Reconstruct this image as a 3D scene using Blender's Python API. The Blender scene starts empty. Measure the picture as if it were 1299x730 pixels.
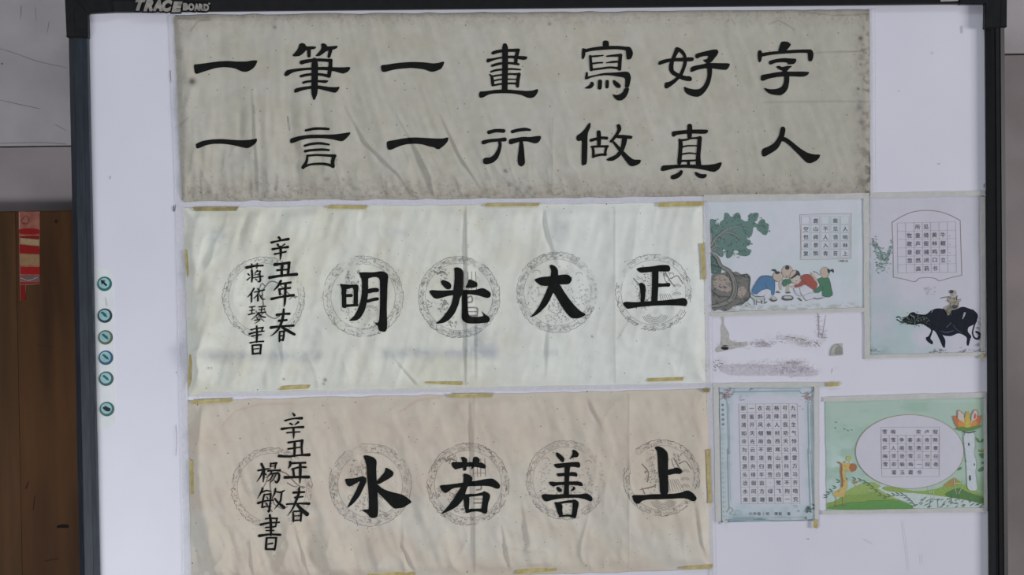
import bpy, bmesh, math, random
import numpy as np
from mathutils import Matrix, Vector, Euler, geometry

SC = bpy.context.scene
COL = SC.collection
random.seed(7)

# ------------------------------------------------------------------ camera
CAM_D, BOARD_Z = 3.5, 1.45
LENS = 64.7
cam_data = bpy.data.cameras.new('camera')
cam_data.lens = LENS; cam_data.sensor_width = 36.0; cam_data.sensor_fit = 'HORIZONTAL'
cam_data.clip_start = 0.05; cam_data.clip_end = 60
cam = bpy.data.objects.new('camera', cam_data); COL.objects.link(cam)
PITCH, ROLL = math.radians(1.4), math.radians(-0.75)
cam.location = (0, -CAM_D, BOARD_Z + math.tan(PITCH) * CAM_D)
rot = Euler((math.pi / 2 - PITCH, 0, 0)).to_matrix() @ Euler((0, 0, ROLL)).to_matrix()
cam.rotation_euler = rot.to_euler()
SC.camera = cam

# ------------------------------------------------------------------ light
world = bpy.data.worlds.new('room_light'); SC.world = world
world.use_nodes = True
wb = world.node_tree.nodes['Background']
wb.inputs[0].default_value = (0.86, 0.90, 1.0, 1); wb.inputs[1].default_value = 0.20

def area(name, loc, aim, size, sy, power, color):
    d = bpy.data.lights.new(name, 'AREA'); d.shape = 'RECTANGLE'; d.size = size; d.size_y = sy
    d.energy = power; d.color = color
    o = bpy.data.objects.new(name, d); COL.objects.link(o); o.location = loc
    o.rotation_euler = (Vector(aim) - Vector(loc)).to_track_quat('-Z', 'Y').to_euler()
    return o
area('fill_light_left', (-1.7, -2.5, 0.30), (-0.45, 0, 0.95), 1.8, 0.8, 38, (0.93, 0.96, 1.0))  # added low fill lamp, brightens the lower left of the board
area('window_light_right', (7.6, -3.7, 1.3), (-0.3, 0, 1.1), 1.8, 1.6, 350, (1.0, 0.98, 0.98))
area('ceiling_tube_light', (0.3, -1.4, 3.3), (0, 0, 1.0), 1.6, 0.3, 6, (0.96, 0.98, 1.0))

SC.view_settings.view_transform = 'Standard'
SC.view_settings.look = 'None'
SC.view_settings.gamma = 1.0
SC.view_settings.exposure = -0.07
SC.view_settings.use_curve_mapping = False

# ------------------------------------------------------------------ pixel -> place
FPX = LENS / 36.0 * 1299
RM = np.array(rot); CO = np.array(cam.location)
def W(u, v, y=0.0):
    """world points on the plane at depth y for photo positions u, v (arrays)"""
    u = np.asarray(u, float); v = np.asarray(v, float)
    d = np.stack([(u - 649.5) / FPX, -(v - 365.0) / FPX, -np.ones_like(u)], -1) @ RM.T
    t = (y - CO[1]) / d[..., 1]
    return CO + d * t[..., None]
PX = 0.0015

def lin(c):
    return tuple(((x / 255.) / 12.92) if x / 255. <= 0.04045 else (((x / 255.) + 0.055) / 1.055) ** 2.4 for x in c[:3])

# ------------------------------------------------------------------ materials
def new_mat(name, rough=0.7, spec=0.3):
    m = bpy.data.materials.new(name); m.use_nodes = True
    b = m.node_tree.nodes['Principled BSDF']
    b.inputs['Roughness'].default_value = rough
    b.inputs['Specular IOR Level'].default_value = spec
    return m, m.node_tree, b

def noisy(name, c1, c2, scale=20, rough=0.7, spec=0.3, bump=0.0, stretch=(1, 1, 1), detail=5, lo=0.35, hi=0.65, metal=0.0):
    m, nt, b = new_mat(name, rough, spec)
    N = nt.nodes.new; L = nt.links.new
    tc = N('ShaderNodeTexCoord'); mp = N('ShaderNodeMapping'); mp.inputs['Scale'].default_value = stretch
    nz = N('ShaderNodeTexNoise'); nz.inputs['Scale'].default_value = scale; nz.inputs['Detail'].default_value = detail
    rp = N('ShaderNodeValToRGB'); rp.color_ramp.elements[0].position = lo; rp.color_ramp.elements[1].position = hi
    rp.color_ramp.elements[0].color = (*c1, 1); rp.color_ramp.elements[1].color = (*c2, 1)
    L(tc.outputs['Object'], mp.inputs[0]); L(mp.outputs[0], nz.inputs[0]); L(nz.outputs[0], rp.inputs[0])
    L(rp.outputs[0], b.inputs['Base Color'])
    b.inputs['Metallic'].default_value = metal
    if bump:
        bp = N('ShaderNodeBump'); bp.inputs['Strength'].default_value = bump; bp.inputs['Distance'].default_value = 0.002
        L(nz.outputs[0], bp.inputs['Height']); L(bp.outputs[0], b.inputs['Normal'])
    return m

def painted(name, rough=0.75, spec=0.2, amount=0.12, scale=120, specks=None, fade=0.0):
    """colour from the mesh's own colour attribute, broken up by fine noise; optional fibre specks"""
    m, nt, b = new_mat(name, rough, spec)
    N = nt.nodes.new; L = nt.links.new
    at = N('ShaderNodeAttribute'); at.attribute_name = 'Col'
    tc = N('ShaderNodeTexCoord')
    nz = N('ShaderNodeTexNoise'); nz.inputs['Scale'].default_value = scale; nz.inputs['Detail'].default_value = 6
    L(tc.outputs['Object'], nz.inputs[0])
    mr = N('ShaderNodeMapRange'); mr.inputs[1].default_value = 0.25; mr.inputs[2].default_value = 0.75
    mr.inputs[3].default_value = 1 - amount; mr.inputs[4].default_value = 1 + amount * 0.6
    L(nz.outputs[0], mr.inputs[0])
    mx = N('ShaderNodeVectorMath'); mx.operation = 'SCALE'
    L(at.outputs['Color'], mx.inputs[0]); L(mr.outputs[0], mx.inputs['Scale'])
    out = mx.outputs[0]
    if specks:
        for (sc, thr, gate, col) in specks:
            vo = N('ShaderNodeTexVoronoi'); vo.inputs['Scale'].default_value = sc
            L(tc.outputs['Object'], vo.inputs['Vector'])
            lt = N('ShaderNodeMath'); lt.operation = 'LESS_THAN'; lt.inputs[1].default_value = thr
            L(vo.outputs['Distance'], lt.inputs[0])
            sp = N('ShaderNodeSeparateColor'); L(vo.outputs['Color'], sp.inputs[0])
            g = N('ShaderNodeMath'); g.operation = 'LESS_THAN'; g.inputs[1].default_value = gate
            L(sp.outputs[0], g.inputs[0])
            mu = N('ShaderNodeMath'); mu.operation = 'MULTIPLY'; L(lt.outputs[0], mu.inputs[0]); L(g.outputs[0], mu.inputs[1])
            m2 = N('ShaderNodeMath'); m2.operation = 'MULTIPLY'; L(mu.outputs[0], m2.inputs[0]); L(sp.outputs[1], m2.inputs[1])
            mm = N('ShaderNodeMix'); mm.data_type = 'RGBA'; L(m2.outputs[0], mm.inputs[0])
            L(out, mm.inputs[6]); mm.inputs[7].default_value = (*lin(col), 1)
            out = mm.outputs[2]
    if fade:
        fd = N('ShaderNodeMix'); fd.data_type = 'RGBA'; fd.inputs[0].default_value = fade
        L(out, fd.inputs[6]); fd.inputs[7].default_value = (0.66, 0.68, 0.72, 1); out = fd.outputs[2]
    L(out, b.inputs['Base Color'])
    bp = N('ShaderNodeBump'); bp.inputs['Strength'].default_value = 0.15; bp.inputs['Distance'].default_value = 0.0004
    L(nz.outputs[0], bp.inputs['Height']); L(bp.outputs[0], b.inputs['Normal'])
    return m

def clear_film(name, tint, fac, rough=0.35):
    """translucent adhesive film: milky plastic over what it covers"""
    m = bpy.data.materials.new(name); m.use_nodes = True; nt = m.node_tree; nt.nodes.clear()
    N = nt.nodes.new; L = nt.links.new
    o = N('ShaderNodeOutputMaterial'); mix = N('ShaderNodeMixShader'); t = N('ShaderNodeBsdfTransparent')
    p = N('ShaderNodeBsdfPrincipled'); p.inputs['Base Color'].default_value = (*lin(tint), 1); p.inputs['Roughness'].default_value = rough
    nz = N('ShaderNodeTexNoise'); nz.inputs['Scale'].default_value = 45; nz.inputs['Detail'].default_value = 5
    tc = N('ShaderNodeTexCoord'); L(tc.outputs['Object'], nz.inputs[0])
    mr = N('ShaderNodeMapRange'); mr.inputs[1].default_value = 0.3; mr.inputs[2].default_value = 0.7
    mr.inputs[3].default_value = fac - 0.1; mr.inputs[4].default_value = min(1, fac + 0.1)
    L(nz.outputs[0], mr.inputs[0]); L(mr.outputs[0], mix.inputs[0])
    L(t.outputs[0], mix.inputs[1]); L(p.outputs[0], mix.inputs[2]); L(mix.outputs[0], o.inputs[0])
    return m

M = {}
M['wall'] = noisy('wall_plaster', lin((172, 166, 167)), lin((194, 188, 189)), 6, 0.9, 0.1, 0.3)
M['wall_low'] = noisy('wall_plaster_lower', lin((152, 143, 143)), lin((174, 164, 164)), 5, 0.9, 0.1, 0.3)
M['floor'] = noisy('floor_concrete', lin((90, 88, 86)), lin((120, 117, 113)), 4, 0.8)
M['gap'] = noisy('dark_gap', lin((70, 64, 62)), lin((95, 85, 80)), 40, 0.9)
M['board'] = noisy('whiteboard_enamel', (0.80, 0.80, 0.90), (0.835, 0.835, 0.93), 5, 0.32, 0.45, 0, (1, 1, 1), 4)
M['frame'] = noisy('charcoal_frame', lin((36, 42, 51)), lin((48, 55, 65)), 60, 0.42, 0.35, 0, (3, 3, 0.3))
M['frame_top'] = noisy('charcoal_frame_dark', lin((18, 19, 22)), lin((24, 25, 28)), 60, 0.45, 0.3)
M['cap'] = noisy('charcoal_corner', lin((14, 16, 18)), lin((22, 25, 28)), 50, 0.5, 0.3)
M['groove'] = noisy('frame_groove', lin((12, 13, 15)), lin((20, 22, 24)), 50, 0.5, 0.3)
M['silver'] = noisy('logo_silver', lin((132, 128, 122)), lin((168, 164, 158)), 90, 0.45, 0.4)
M['black'] = noisy('logo_black', lin((14, 14, 15)), lin((22, 22, 23)), 50, 0.5)
M['wood'] = noisy('brown_plywood', lin((56, 34, 17)), lin((100, 66, 35)), 3.2, 0.6, 0.15, 0.1, (5, 1, 0.7), 8, 0.3, 0.72)
M['wood_edge'] = noisy('pale_plywood', lin((60, 40, 22)), lin((96, 66, 38)), 4, 0.6, 0.15, 0.1, (6, 1, 0.6), 8, 0.3, 0.72)
M['steel'] = noisy('bracket_steel', lin((120, 120, 122)), lin((145, 145, 147)), 30, 0.4, 0.5, metal=0.8)
M['mask'] = noisy('yellowed_masking_tape', lin((176, 160, 102)), lin((206, 192, 136)), 70, 0.6, 0.3, 0.2)
M['mask_dark'] = noisy('darkened_masking_tape', lin((132, 122, 84)), lin((178, 164, 112)), 60, 0.6, 0.3, 0.2)
M['film'] = clear_film('clear_tape', (242, 242, 248), 0.40)
M['film_grey'] = clear_film('dusty_clear_tape', (196, 196, 194), 0.72, 0.5)
M['film_border'] = clear_film('cream_clear_tape', (226, 226, 222), 0.72, 0.5)
M['ink'] = noisy('black_ink', (0.006, 0.0065, 0.0065), (0.011, 0.0115, 0.011), 90, 0.7, 0.15, 0, (1, 1, 1), 6, 0.3, 0.7)
M['pencil'] = painted('grey_stamp_ink', 0.8, 0.1, 0.25, 300)
M['print'] = painted('printed_ink', 0.6, 0.25, 0.10, 220, fade=0.08)
M['print_dark'] = painted('printed_black_ink', 0.6, 0.2, 0.3, 220)
M['writing'] = painted('pen_ink', 0.7, 0.2, 0.25, 400)
M['plain'] = painted('ruled_paper', 0.6, 0.25, 0.03, 60)
M['flat'] = painted('painted_marks', 0.7, 0.2, 0.2, 200)
M['paper_top'] = painted('aged_rice_paper', 0.85, 0.12, 0.07, 60,
    [(62, 0.075, 0.55, (60, 50, 40)), (150, 0.12, 0.22, (95, 84, 64))])
M['paper_mid'] = painted('pale_rice_paper', 0.85, 0.12, 0.05, 60,
    [(60, 0.07, 0.5, (110, 86, 50)), (150, 0.12, 0.2, (140, 118, 80))])
M['paper_low'] = painted('tan_rice_paper', 0.85, 0.12, 0.05, 60,
    [(62, 0.08, 0.65, (110, 70, 44)), (150, 0.12, 0.25, (140, 100, 70))])
M['poster'] = painted('poster_stock', 0.5, 0.3, 0.03, 60)

# ------------------------------------------------------------------ object helpers
def link(o, parent=None):
    COL.objects.link(o)
    if parent is not None:
        o.parent = parent
    return o

def mesh(name, vs, fs, smooth=False, cols=None):
    me = bpy.data.meshes.new(name)
    me.from_pydata([tuple(v) for v in vs], [], fs)
    if cols is not None:
        a = me.color_attributes.new('Col', 'FLOAT_COLOR', 'POINT')
        c = np.ones((len(vs), 4), np.float32); c[:, :3] = cols
        a.data.foreach_set('color', c.ravel())
    if smooth:
        me.polygons.foreach_set('use_smooth', [True] * len(me.polygons))
    me.update()
    return me

def thing(name, loc, label, cat, group=None):
    """an Empty at the base of a thing; its parts carry world-space meshes shifted back by its place"""
    o = bpy.data.objects.new(name, None); o.empty_display_size = 0.02
    link(o); o.location = loc; o['label'] = label; o['category'] = cat
    if group: o['group'] = group
    BASE[o.name] = Vector(loc)
    return o
BASE = {}
def part(name, me, mat, parent, label=None):
    o = bpy.data.objects.new(name, me)
    if mat: me.materials.append(mat)
    link(o, parent)
    b = BASE.get(parent.name)
    if b is not None: me.transform(Matrix.Translation(-b))
    BASE[o.name] = b if b is not None else Vector((0, 0, 0))
    if label: o['label'] = label
    return o
def tag(o, label, cat, group=None):
    o['label'] = label; o['category'] = cat
    if group: o['group'] = group
    return o

def prism(name, quad, yf, yb, bevel=0.0, seg=2, bulge=0):
    """a solid whose front outline is a photo-measured polygon at depth yf, extruded straight back to yb"""
    q = np.array(quad, float)
    F = W(q[:, 0], q[:, 1], yf)
    n = len(q)
    B = F.copy(); B[:, 1] = yb
    vs = np.vstack([F, B])
    fs = [list(range(n))[::-1], list(range(n, 2 * n))]
    for i in range(n):
        j = (i + 1) % n
        fs.append([i, j, n + j, n + i])
    me = mesh(name, vs, fs)
    bm = bmesh.new(); bm.from_mesh(me)
    bmesh.ops.recalc_face_normals(bm, faces=bm.faces)
    if bevel:
        bmesh.ops.bevel(bm, geom=bm.edges[:], offset=bevel, segments=seg, affect='EDGES', clamp_overlap=True)
    bm.to_mesh(me); bm.free()
    return me

def wbox(name, x0, x1, y0, y1, z0, z1, bevel=0):
    bm = bmesh.new(); bmesh.ops.create_cube(bm, size=1)
    for v in bm.verts:
        v.co = Vector((x0 + (v.co.x + .5) * (x1 - x0), y0 + (v.co.y + .5) * (y1 - y0), z0 + (v.co.z + .5) * (z1 - z0)))
    if bevel: bmesh.ops.bevel(bm, geom=bm.edges[:], offset=bevel, segments=2, affect='EDGES')
    me = bpy.data.meshes.new(name); bm.to_mesh(me); bm.free(); return me

# ------------------------------------------------------------------ numpy value noise
_rs = np.random.RandomState(5)
_T = _rs.rand(256, 256)
def vnoise(x, y):
    x = np.asarray(x, float); y = np.asarray(y, float)
    xi = np.floor(x).astype(int); yi = np.floor(y).astype(int)
    fx = x - xi; fy = y - yi
    fx = fx * fx * (3 - 2 * fx); fy = fy * fy * (3 - 2 * fy)
    a = _T[xi & 255, yi & 255]; b = _T[(xi + 1) & 255, yi & 255]
    c = _T[xi & 255, (yi + 1) & 255]; d = _T[(xi + 1) & 255, (yi + 1) & 255]
    return (a * (1 - fx) + b * fx) * (1 - fy) + (c * (1 - fx) + d * fx) * fy
def fbm(x, y, o=4, seed=0.0):
    s = 0; a = 0.5
    for k in range(o):
        s = s + a * vnoise(x + 17.3 * k + seed, y + 9.1 * k + seed * 1.7); x = x * 2.03; y = y * 2.03; a *= 0.5
    return s / (1 - 0.5 ** o)
def seg_dist(u, v, pts):
    """distance to a polyline, side of it and place along it (0..1)"""
    best = np.full(np.shape(u), 1e9); side = np.zeros(np.shape(u)); along = np.zeros(np.shape(u))
    n = len(pts) - 1
    for i in range(n):
        (x0, y0), (x1, y1) = pts[i], pts[i + 1]
        dx, dy = x1 - x0, y1 - y0; l2 = dx * dx + dy * dy
        tr = ((u - x0) * dx + (v - y0) * dy) / l2
        t = np.clip(tr, 0, 1)
        d = np.hypot(u - x0 - t * dx, v - y0 - t * dy)
        s = np.sign((u - x0) * dy - (v - y0) * dx)
        m = d < best
        best = np.where(m, d, best); side = np.where(m, s, side); along = np.where(m, (i + t) / n, along)
    return best, side, along
def ss(a, b, x):
    t = np.clip((x - a) / (b - a), 0, 1); return t * t * (3 - 2 * t)

# ------------------------------------------------------------------ paper sheets
class Sheet:
    def __init__(self, tl, tr, br, bl, hf, base=0.6, pin=14, gain=1.0):
        self.c = [np.array(p, float) for p in (tl, tr, br, bl)]
        self.hf, self.base, self.pin, self.gain = hf, base, pin, gain
    def h(self, u, v):
        """height of the sheet in front of the board, metres"""
        u = np.asarray(u, float); v = np.asarray(v, float)
        d = np.full(u.shape, 1e9)
        for i in range(4):
            a, b = self.c[i], self.c[(i + 1) % 4]
            e = b - a; n = np.array([-e[1], e[0]]) / np.hypot(*e)
            d = np.minimum(d, (u - a[0]) * n[0] + (v - a[1]) * n[1])
        k = ss(-1, self.pin, d)
        return (self.base + np.maximum(self.hf(u, v) * self.gain, -0.3) * k + 0.35 * k) * 0.001
    def build(self, name, colf, mat, parent, step=1.5, wav=0.8, label=None):
        tl, tr, br, bl = self.c
        w = np.hypot(*(tr - tl)); hh = np.hypot(*(bl - tl))
        nx, ny = int(w / step) + 1, int(hh / step) + 1
        s, t = np.meshgrid(np.linspace(0, 1, nx), np.linspace(0, 1, ny))
        P = ((1 - s) * (1 - t))[..., None] * tl + (s * (1 - t))[..., None] * tr + (s * t)[..., None] * br + ((1 - s) * t)[..., None] * bl
        u, v = P[..., 0], P[..., 1]
        eu = np.minimum(s, 1 - s); ev = np.minimum(t, 1 - t)
        uu = u + wav * (vnoise(v / 13, v * 0 + 3) - 0.5) * 2 * np.exp(-eu * w / 6)
        vv = v + wav * (vnoise(u / 17, u * 0 + 8) - 0.5) * 2 * np.exp(-ev * hh / 6)
        h = self.h(uu, vv)
        p = W(uu, vv, 0.0); p[..., 1] -= h
        c = colf(uu, vv)
        idx = np.arange(nx * ny).reshape(ny, nx)
        q = np.stack([idx[:-1, :-1], idx[1:, :-1], idx[1:, 1:], idx[:-1, 1:]], -1).reshape(-1, 4)
        # a thin rim folded back to the board gives the sheet its thickness
        me = bpy.data.meshes.new(name)
        V = p.reshape(-1, 3); n0 = len(V)
        ring = np.concatenate([idx[0, :], idx[1:, -1], idx[-1, -2::-1], idx[-2:0:-1, 0]])
        R = V[ring].copy(); R[:, 1] += 0.0004
        V = np.vstack([V, R]); cc = np.vstack([c.reshape(-1, 3), c.reshape(-1, 3)[ring]])
        k = len(ring); a = np.arange(k); b = (a + 1) % k
        rq = np.stack([ring[a], ring[b], n0 + b, n0 + a], -1)
        F = np.vstack([q, rq])
        me.vertices.add(len(V)); me.vertices.foreach_set('co', V.astype(np.float32).ravel())
        me.loops.add(F.size); me.loops.foreach_set('vertex_index', F.astype(np.int32).ravel())
        me.polygons.add(len(F)); me.polygons.foreach_set('loop_start', np.arange(0, F.size, 4, dtype=np.int32))
        me.polygons.foreach_set('loop_total', np.full(len(F), 4, dtype=np.int32))
        me.update(calc_edges=True)
        me.polygons.foreach_set('use_smooth', [True] * len(F))
        at = me.color_attributes.new('Col', 'FLOAT_COLOR', 'POINT')
        C4 = np.ones((len(V), 4), np.float32); C4[:, :3] = cc
        at.data.foreach_set('color', C4.ravel())
        return part(name, me, mat, parent, label)

# ------------------------------------------------------------------ brush marks
def crom(pts, step):
    P = np.array(pts, float)
    if len(P) == 2:
        n = max(2, int(np.hypot(*(P[1, :2] - P[0, :2])) / step) + 1)
        t = np.linspace(0, 1, n)[:, None]; return P[0] * (1 - t) + P[1] * t
    Q = np.vstack([2 * P[0] - P[1], P, 2 * P[-1] - P[-2]]); out = []
    for i in range(1, len(Q) - 2):
        n = max(2, int(np.hypot(*(Q[i + 1, :2] - Q[i, :2])) / step) + 1)
        t = np.linspace(0, 1, n, endpoint=False)[:, None]
        out.append(0.5 * (2 * Q[i] + (Q[i + 1] - Q[i - 1]) * t + (2 * Q[i - 1] - 5 * Q[i] + 4 * Q[i + 1] - Q[i + 2]) * t ** 2
                          + (3 * Q[i] - Q[i - 1] - 3 * Q[i + 1] + Q[i + 2]) * t ** 3))
    out.append(P[-1:]); return np.vstack(out)

def stroke_geo(pts, step=1.0, cap=True):
    C = crom(pts, step); C[:, 2] = np.maximum(C[:, 2], 0.15)
    T = np.gradient(C[:, :2], axis=0); T /= np.maximum(np.hypot(T[:, 0], T[:, 1]), 1e-6)[:, None]
    xy, w = C[:, :2], C[:, 2]
    if cap:
        a = np.array([0.97, 0.82, 0.55, 0.25])
        r0, r1 = w[0] / 2, w[-1] / 2
        pre = xy[0] - T[0] * r0 * a[:, None]; post = xy[-1] + T[-1] * r1 * a[::-1][:, None]
        xy = np.vstack([pre, xy, post])
        T = np.vstack([np.repeat(T[:1], 4, 0), T, np.repeat(T[-1:], 4, 0)])
        w = np.concatenate([w[0] * np.sqrt(1 - a ** 2), w, w[-1] * np.sqrt(1 - a[::-1] ** 2)])
    N = np.stack([-T[:, 1], T[:, 0]], -1)
    k = 7 if w.max() > 5 else 5 if w.max() > 2.6 else (3 if w.max() > 1.6 else 2)
    f = np.linspace(-0.5, 0.5, k)
    V = xy[:, None, :] + N[:, None, :] * w[:, None, None] * f[None, :, None]
    n = len(xy); V = V.reshape(-1, 2)
    F = [(i * k + j, i * k + j + 1, (i + 1) * k + j + 1, (i + 1) * k + j) for i in range(n - 1) for j in range(k - 1)]
    return V, F

def round_poly(P, it=2):
    P = np.array(P, float)
    for _ in range(it):
        Q = np.roll(P, -1, 0)
        P = np.stack([P * 0.8 + Q * 0.2, P * 0.2 + Q * 0.8], 1).reshape(-1, 2)
    return P
def poly_geo(pts, smooth=2, L=6.0):
    P = round_poly(pts, smooth) if smooth else np.array(pts, float)
    tris = geometry.tessellate_polygon([[Vector((p[0], p[1], 0)) for p in P]])
    V = [tuple(p) for p in P]; cache = {}; F = []
    def mid(a, b):
        k = (min(a, b), max(a, b))
        if k not in cache:
            cache[k] = len(V); V.append(((V[a][0] + V[b][0]) / 2, (V[a][1] + V[b][1]) / 2))
        return cache[k]
    st = [tuple(t) for t in tris]
    while st:
        t = st.pop(); ls = [math.dist(V[t[i]], V[t[(i + 1) % 3]]) for i in range(3)]
        i = ls.index(max(ls))
        if ls[i] > L:
            a, b, c = t[i], t[(i + 1) % 3], t[(i + 2) % 3]; m = mid(a, b)
            st += [(a, m, c), (m, b, c)]
        else: F.append(t)
    return np.array(V), F

def parse(s, ox, oy, k):
    """'S x,y,w x,y,w ...' strokes and 'P x,y x,y ...' outlines, in the units of an enlarged measuring grid"""
    out = []
    for item in s.replace('\n', ' ').split(';'):
        tk = item.split()
        if not tk: continue
        kind = tk[0]
        pts = [tuple(float(q) for q in p.split(',')) for p in tk[1:]]
        if kind[0] == 'S': out.append(('S', [(ox + p[0] / k, oy + p[1] / k, p[2] / k) for p in pts]))
        else: out.append((kind, [(ox + p[0] / k, oy + p[1] / k) for p in pts]))
    return out
def circ(x, y, rx, ry=None, n=24, a0=0):
    ry = rx if ry is None else ry
    return [(x + rx * math.cos(a0 + 2 * math.pi * i / n), y + ry * math.sin(a0 + 2 * math.pi * i / n)) for i in range(n)]

def marks(name, shapes, sheet, mat, parent, lift=0.0003, step=0.000015, cols=None, label=None, L=5.0):
    """marks lying on a sheet (following its folds) as ONE mesh; shapes = [(kind, pts[, colour])]"""
    Vs, Fs, Cs, Ls, off = [], [], [], [], 0
    for i, sh in enumerate(shapes):
        kind, pts = sh[0], sh[1]
        if kind[0] == 'S': V, F = stroke_geo(pts)
        else: V, F = poly_geo(pts, 0 if kind == 'R' else 2, L)
        Fs += [tuple(a + off for a in f) for f in F]; off += len(V); Vs.append(V)
        c = sh[2] if len(sh) > 2 else (30, 30, 30)
        Cs.append(np.repeat(np.array([lin(c)]), len(V), 0)); Ls.append(np.full(len(V), i * min(step, 0.0009 / len(shapes))))
    V = np.vstack(Vs); p = W(V[:, 0], V[:, 1], 0.0)
    h = sheet.h(V[:, 0], V[:, 1]) if sheet is not None else 0.0
    p[:, 1] -= h + lift + np.concatenate(Ls)
    me = mesh(name, p, Fs, True, np.vstack(Cs))
    # make every face look at the room
    bm = bmesh.new(); bm.from_mesh(me); bm.normal_update()
    fl = [f for f in bm.faces if f.normal.y > 0]
    if fl: bmesh.ops.reverse_faces(bm, faces=fl)
    bm.to_mesh(me); bm.free()
    return part(name, me, mat, parent, label)

# ------------------------------------------------------------------ printed text
_G = {}
def glyph(ch, off=0.0, shear=0.0, extrude=0.0):
    k = (ch, off, shear, extrude)
    if k not in _G:
        c = bpy.data.curves.new('glyph', 'FONT'); c.body = ch; c.offset = off; c.shear = shear; c.extrude = extrude; c.resolution_u = 3
        o = bpy.data.objects.new('glyph', c); COL.objects.link(o)
        me = bpy.data.meshes.new_from_object(o.evaluated_get(bpy.context.evaluated_depsgraph_get()))
        V = np.array([v.co[:] for v in me.vertices]); F = [tuple(p.vertices) for p in me.polygons]
        bpy.data.objects.remove(o); bpy.data.curves.remove(c); bpy.data.meshes.remove(me)
        _G[k] = (V, F)
    return _G[k]
def lettering(name, items, sheet, mat, parent, color, lift=0.0006, label=None, off=0.003):
    """items = [(character, centre u, centre v, em size)]"""
    Vs, Fs, n = [], [], 0
    for ch, cu, cv, em in items:
        V, F = glyph(ch, off)
        if not len(V): continue
        c = (V.min(0) + V.max(0)) / 2
        a = random.uniform(-0.06, 0.06); X, Y = V[:, 0] - c[0], V[:, 1] - c[1]
        U = cu + (X * math.cos(a) - Y * math.sin(a)) * em; Vv = cv - (X * math.sin(a) + Y * math.cos(a)) * em
        Vs.append(np.stack([U, Vv], -1)); Fs += [tuple(i + n for i in f) for f in F]; n += len(V)
    V = np.vstack(Vs); p = W(V[:, 0], V[:, 1], 0.0); p[:, 1] -= sheet.h(V[:, 0], V[:, 1]) + lift
    me = mesh(name, p, Fs, False, np.repeat(np.array([lin(color)]), len(V), 0))
    return part(name, me, mat, parent, label)

def grid_lines(rows, cols, quad, w, col):
    """ruled writing grid between four corners"""
    tl, tr, br, bl = [np.array(q, float) for q in quad]; out = []
    for i in range(rows + 1):
        t = i / rows; a = tl * (1 - t) + bl * t; b = tr * (1 - t) + br * t; out.append(('S', [(*a, w), (*b, w)], col))
    for j in range(cols + 1):
        t = j / cols; a = tl * (1 - t) + tr * t; b = bl * (1 - t) + br * t; out.append(('S', [(*a, w), (*b, w)], col))
    return out
def cell(quad, rows, cols, r, c):
    tl, tr, br, bl = [np.array(q, float) for q in quad]
    s, t = (c + 0.5) / cols, (r + 0.5) / rows
    return (1 - s) * (1 - t) * tl + s * (1 - t) * tr + s * t * br + (1 - s) * t * bl

#==STRUCTURE==
# ------------------------------------------------------------------ the room
WALL_Y = 0.150
wall = bpy.data.objects.new('wall_back', wbox('wall_back', -4, 4, WALL_Y, WALL_Y + 0.12, 0, 3.2)); link(wall)
wall.data.materials.append(M['gap']); wall['kind'] = 'structure'
floor = bpy.data.objects.new('floor', wbox('floor', -4, 4, -5, WALL_Y + 0.12, -0.05, 0)); link(floor)
floor.data.materials.append(M['floor']); floor['kind'] = 'structure'
PY = WALL_Y - 0.012
def zat(v, u=50): return float(W(u, v, PY)[2])
zl, zr = zat(186, 40), zat(69, 1290)
for nm, x0, x1, z0, z1, mt in (('wall_panel', -4, 0, zl + 0.0012, 3.2, 'wall'), ('wall_panel', -4, 0, 0, zl - 0.0012, 'wall_low'),
                               ('wall_panel', 0.003, 4, zr + 0.0018, 3.2, 'wall'), ('wall_panel', 0.003, 4, 0, zr - 0.0018, 'wall_low')):
    part(nm, wbox(nm, x0, x1, PY, WALL_Y, z0, z1, 0.0008), M[mt], wall)

class Flat:
    def __init__(self, y): self.y = y
    def h(self, u, v): return np.full(np.shape(u), self.y)
# hairline cracks and smudges of the plaster
def plane_marks(name, shapes, y, mat, parent, label=None, lift=0.0003):
    Vs, Fs, Cs, off, Ls = [], [], [], 0, []
    for i, (kind, pts, c) in enumerate(shapes):
        V, F = stroke_geo(pts) if kind == 'S' else poly_geo(pts, 0 if kind == 'R' else 2, 60)
        Fs += [tuple(a + off for a in f) for f in F]; off += len(V); Vs.append(V)
        Cs.append(np.repeat(np.array([lin(c)]), len(V), 0)); Ls.append(np.full(len(V), i * 0.00004))
    V = np.vstack(Vs); p = W(V[:, 0], V[:, 1], y); p[:, 1] -= lift + np.concatenate(Ls)
    me = mesh(name, p, Fs, False, np.vstack(Cs))
    bm = bmesh.new(); bm.from_mesh(me); bm.normal_update()
    fl = [f for f in bm.faces if f.normal.y > 0]
    if fl: bmesh.ops.reverse_faces(bm, faces=fl)
    bm.to_mesh(me); bm.free()
    return part(name, me, mat, parent, label)
cr = []
for pts in ([(-6, 60, .8), (20, 68, .7), (48, 78, .8), (85, 86, .5)], [(-4, 126, .7), (22, 132, .9), (50, 138, .6)], [(27, 8, 1.2), (26, 24, .6)],
            [(62, 28, .9), (60, 42, .5)], [(45, 10, .7), (46, 26, .5)], [(70, 158, .6), (84, 166, .5)], [(-4, 182, .8), (50, 181, .8), (84, 183, .8)]):
    cr.append(('S', pts, (150, 145, 147)))
cr.append(('P', circ(2.5, 81, 1.0, n=8), (70, 66, 66)))
plane_marks('plaster_crack', cr, PY, M['flat'], wall)

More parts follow.
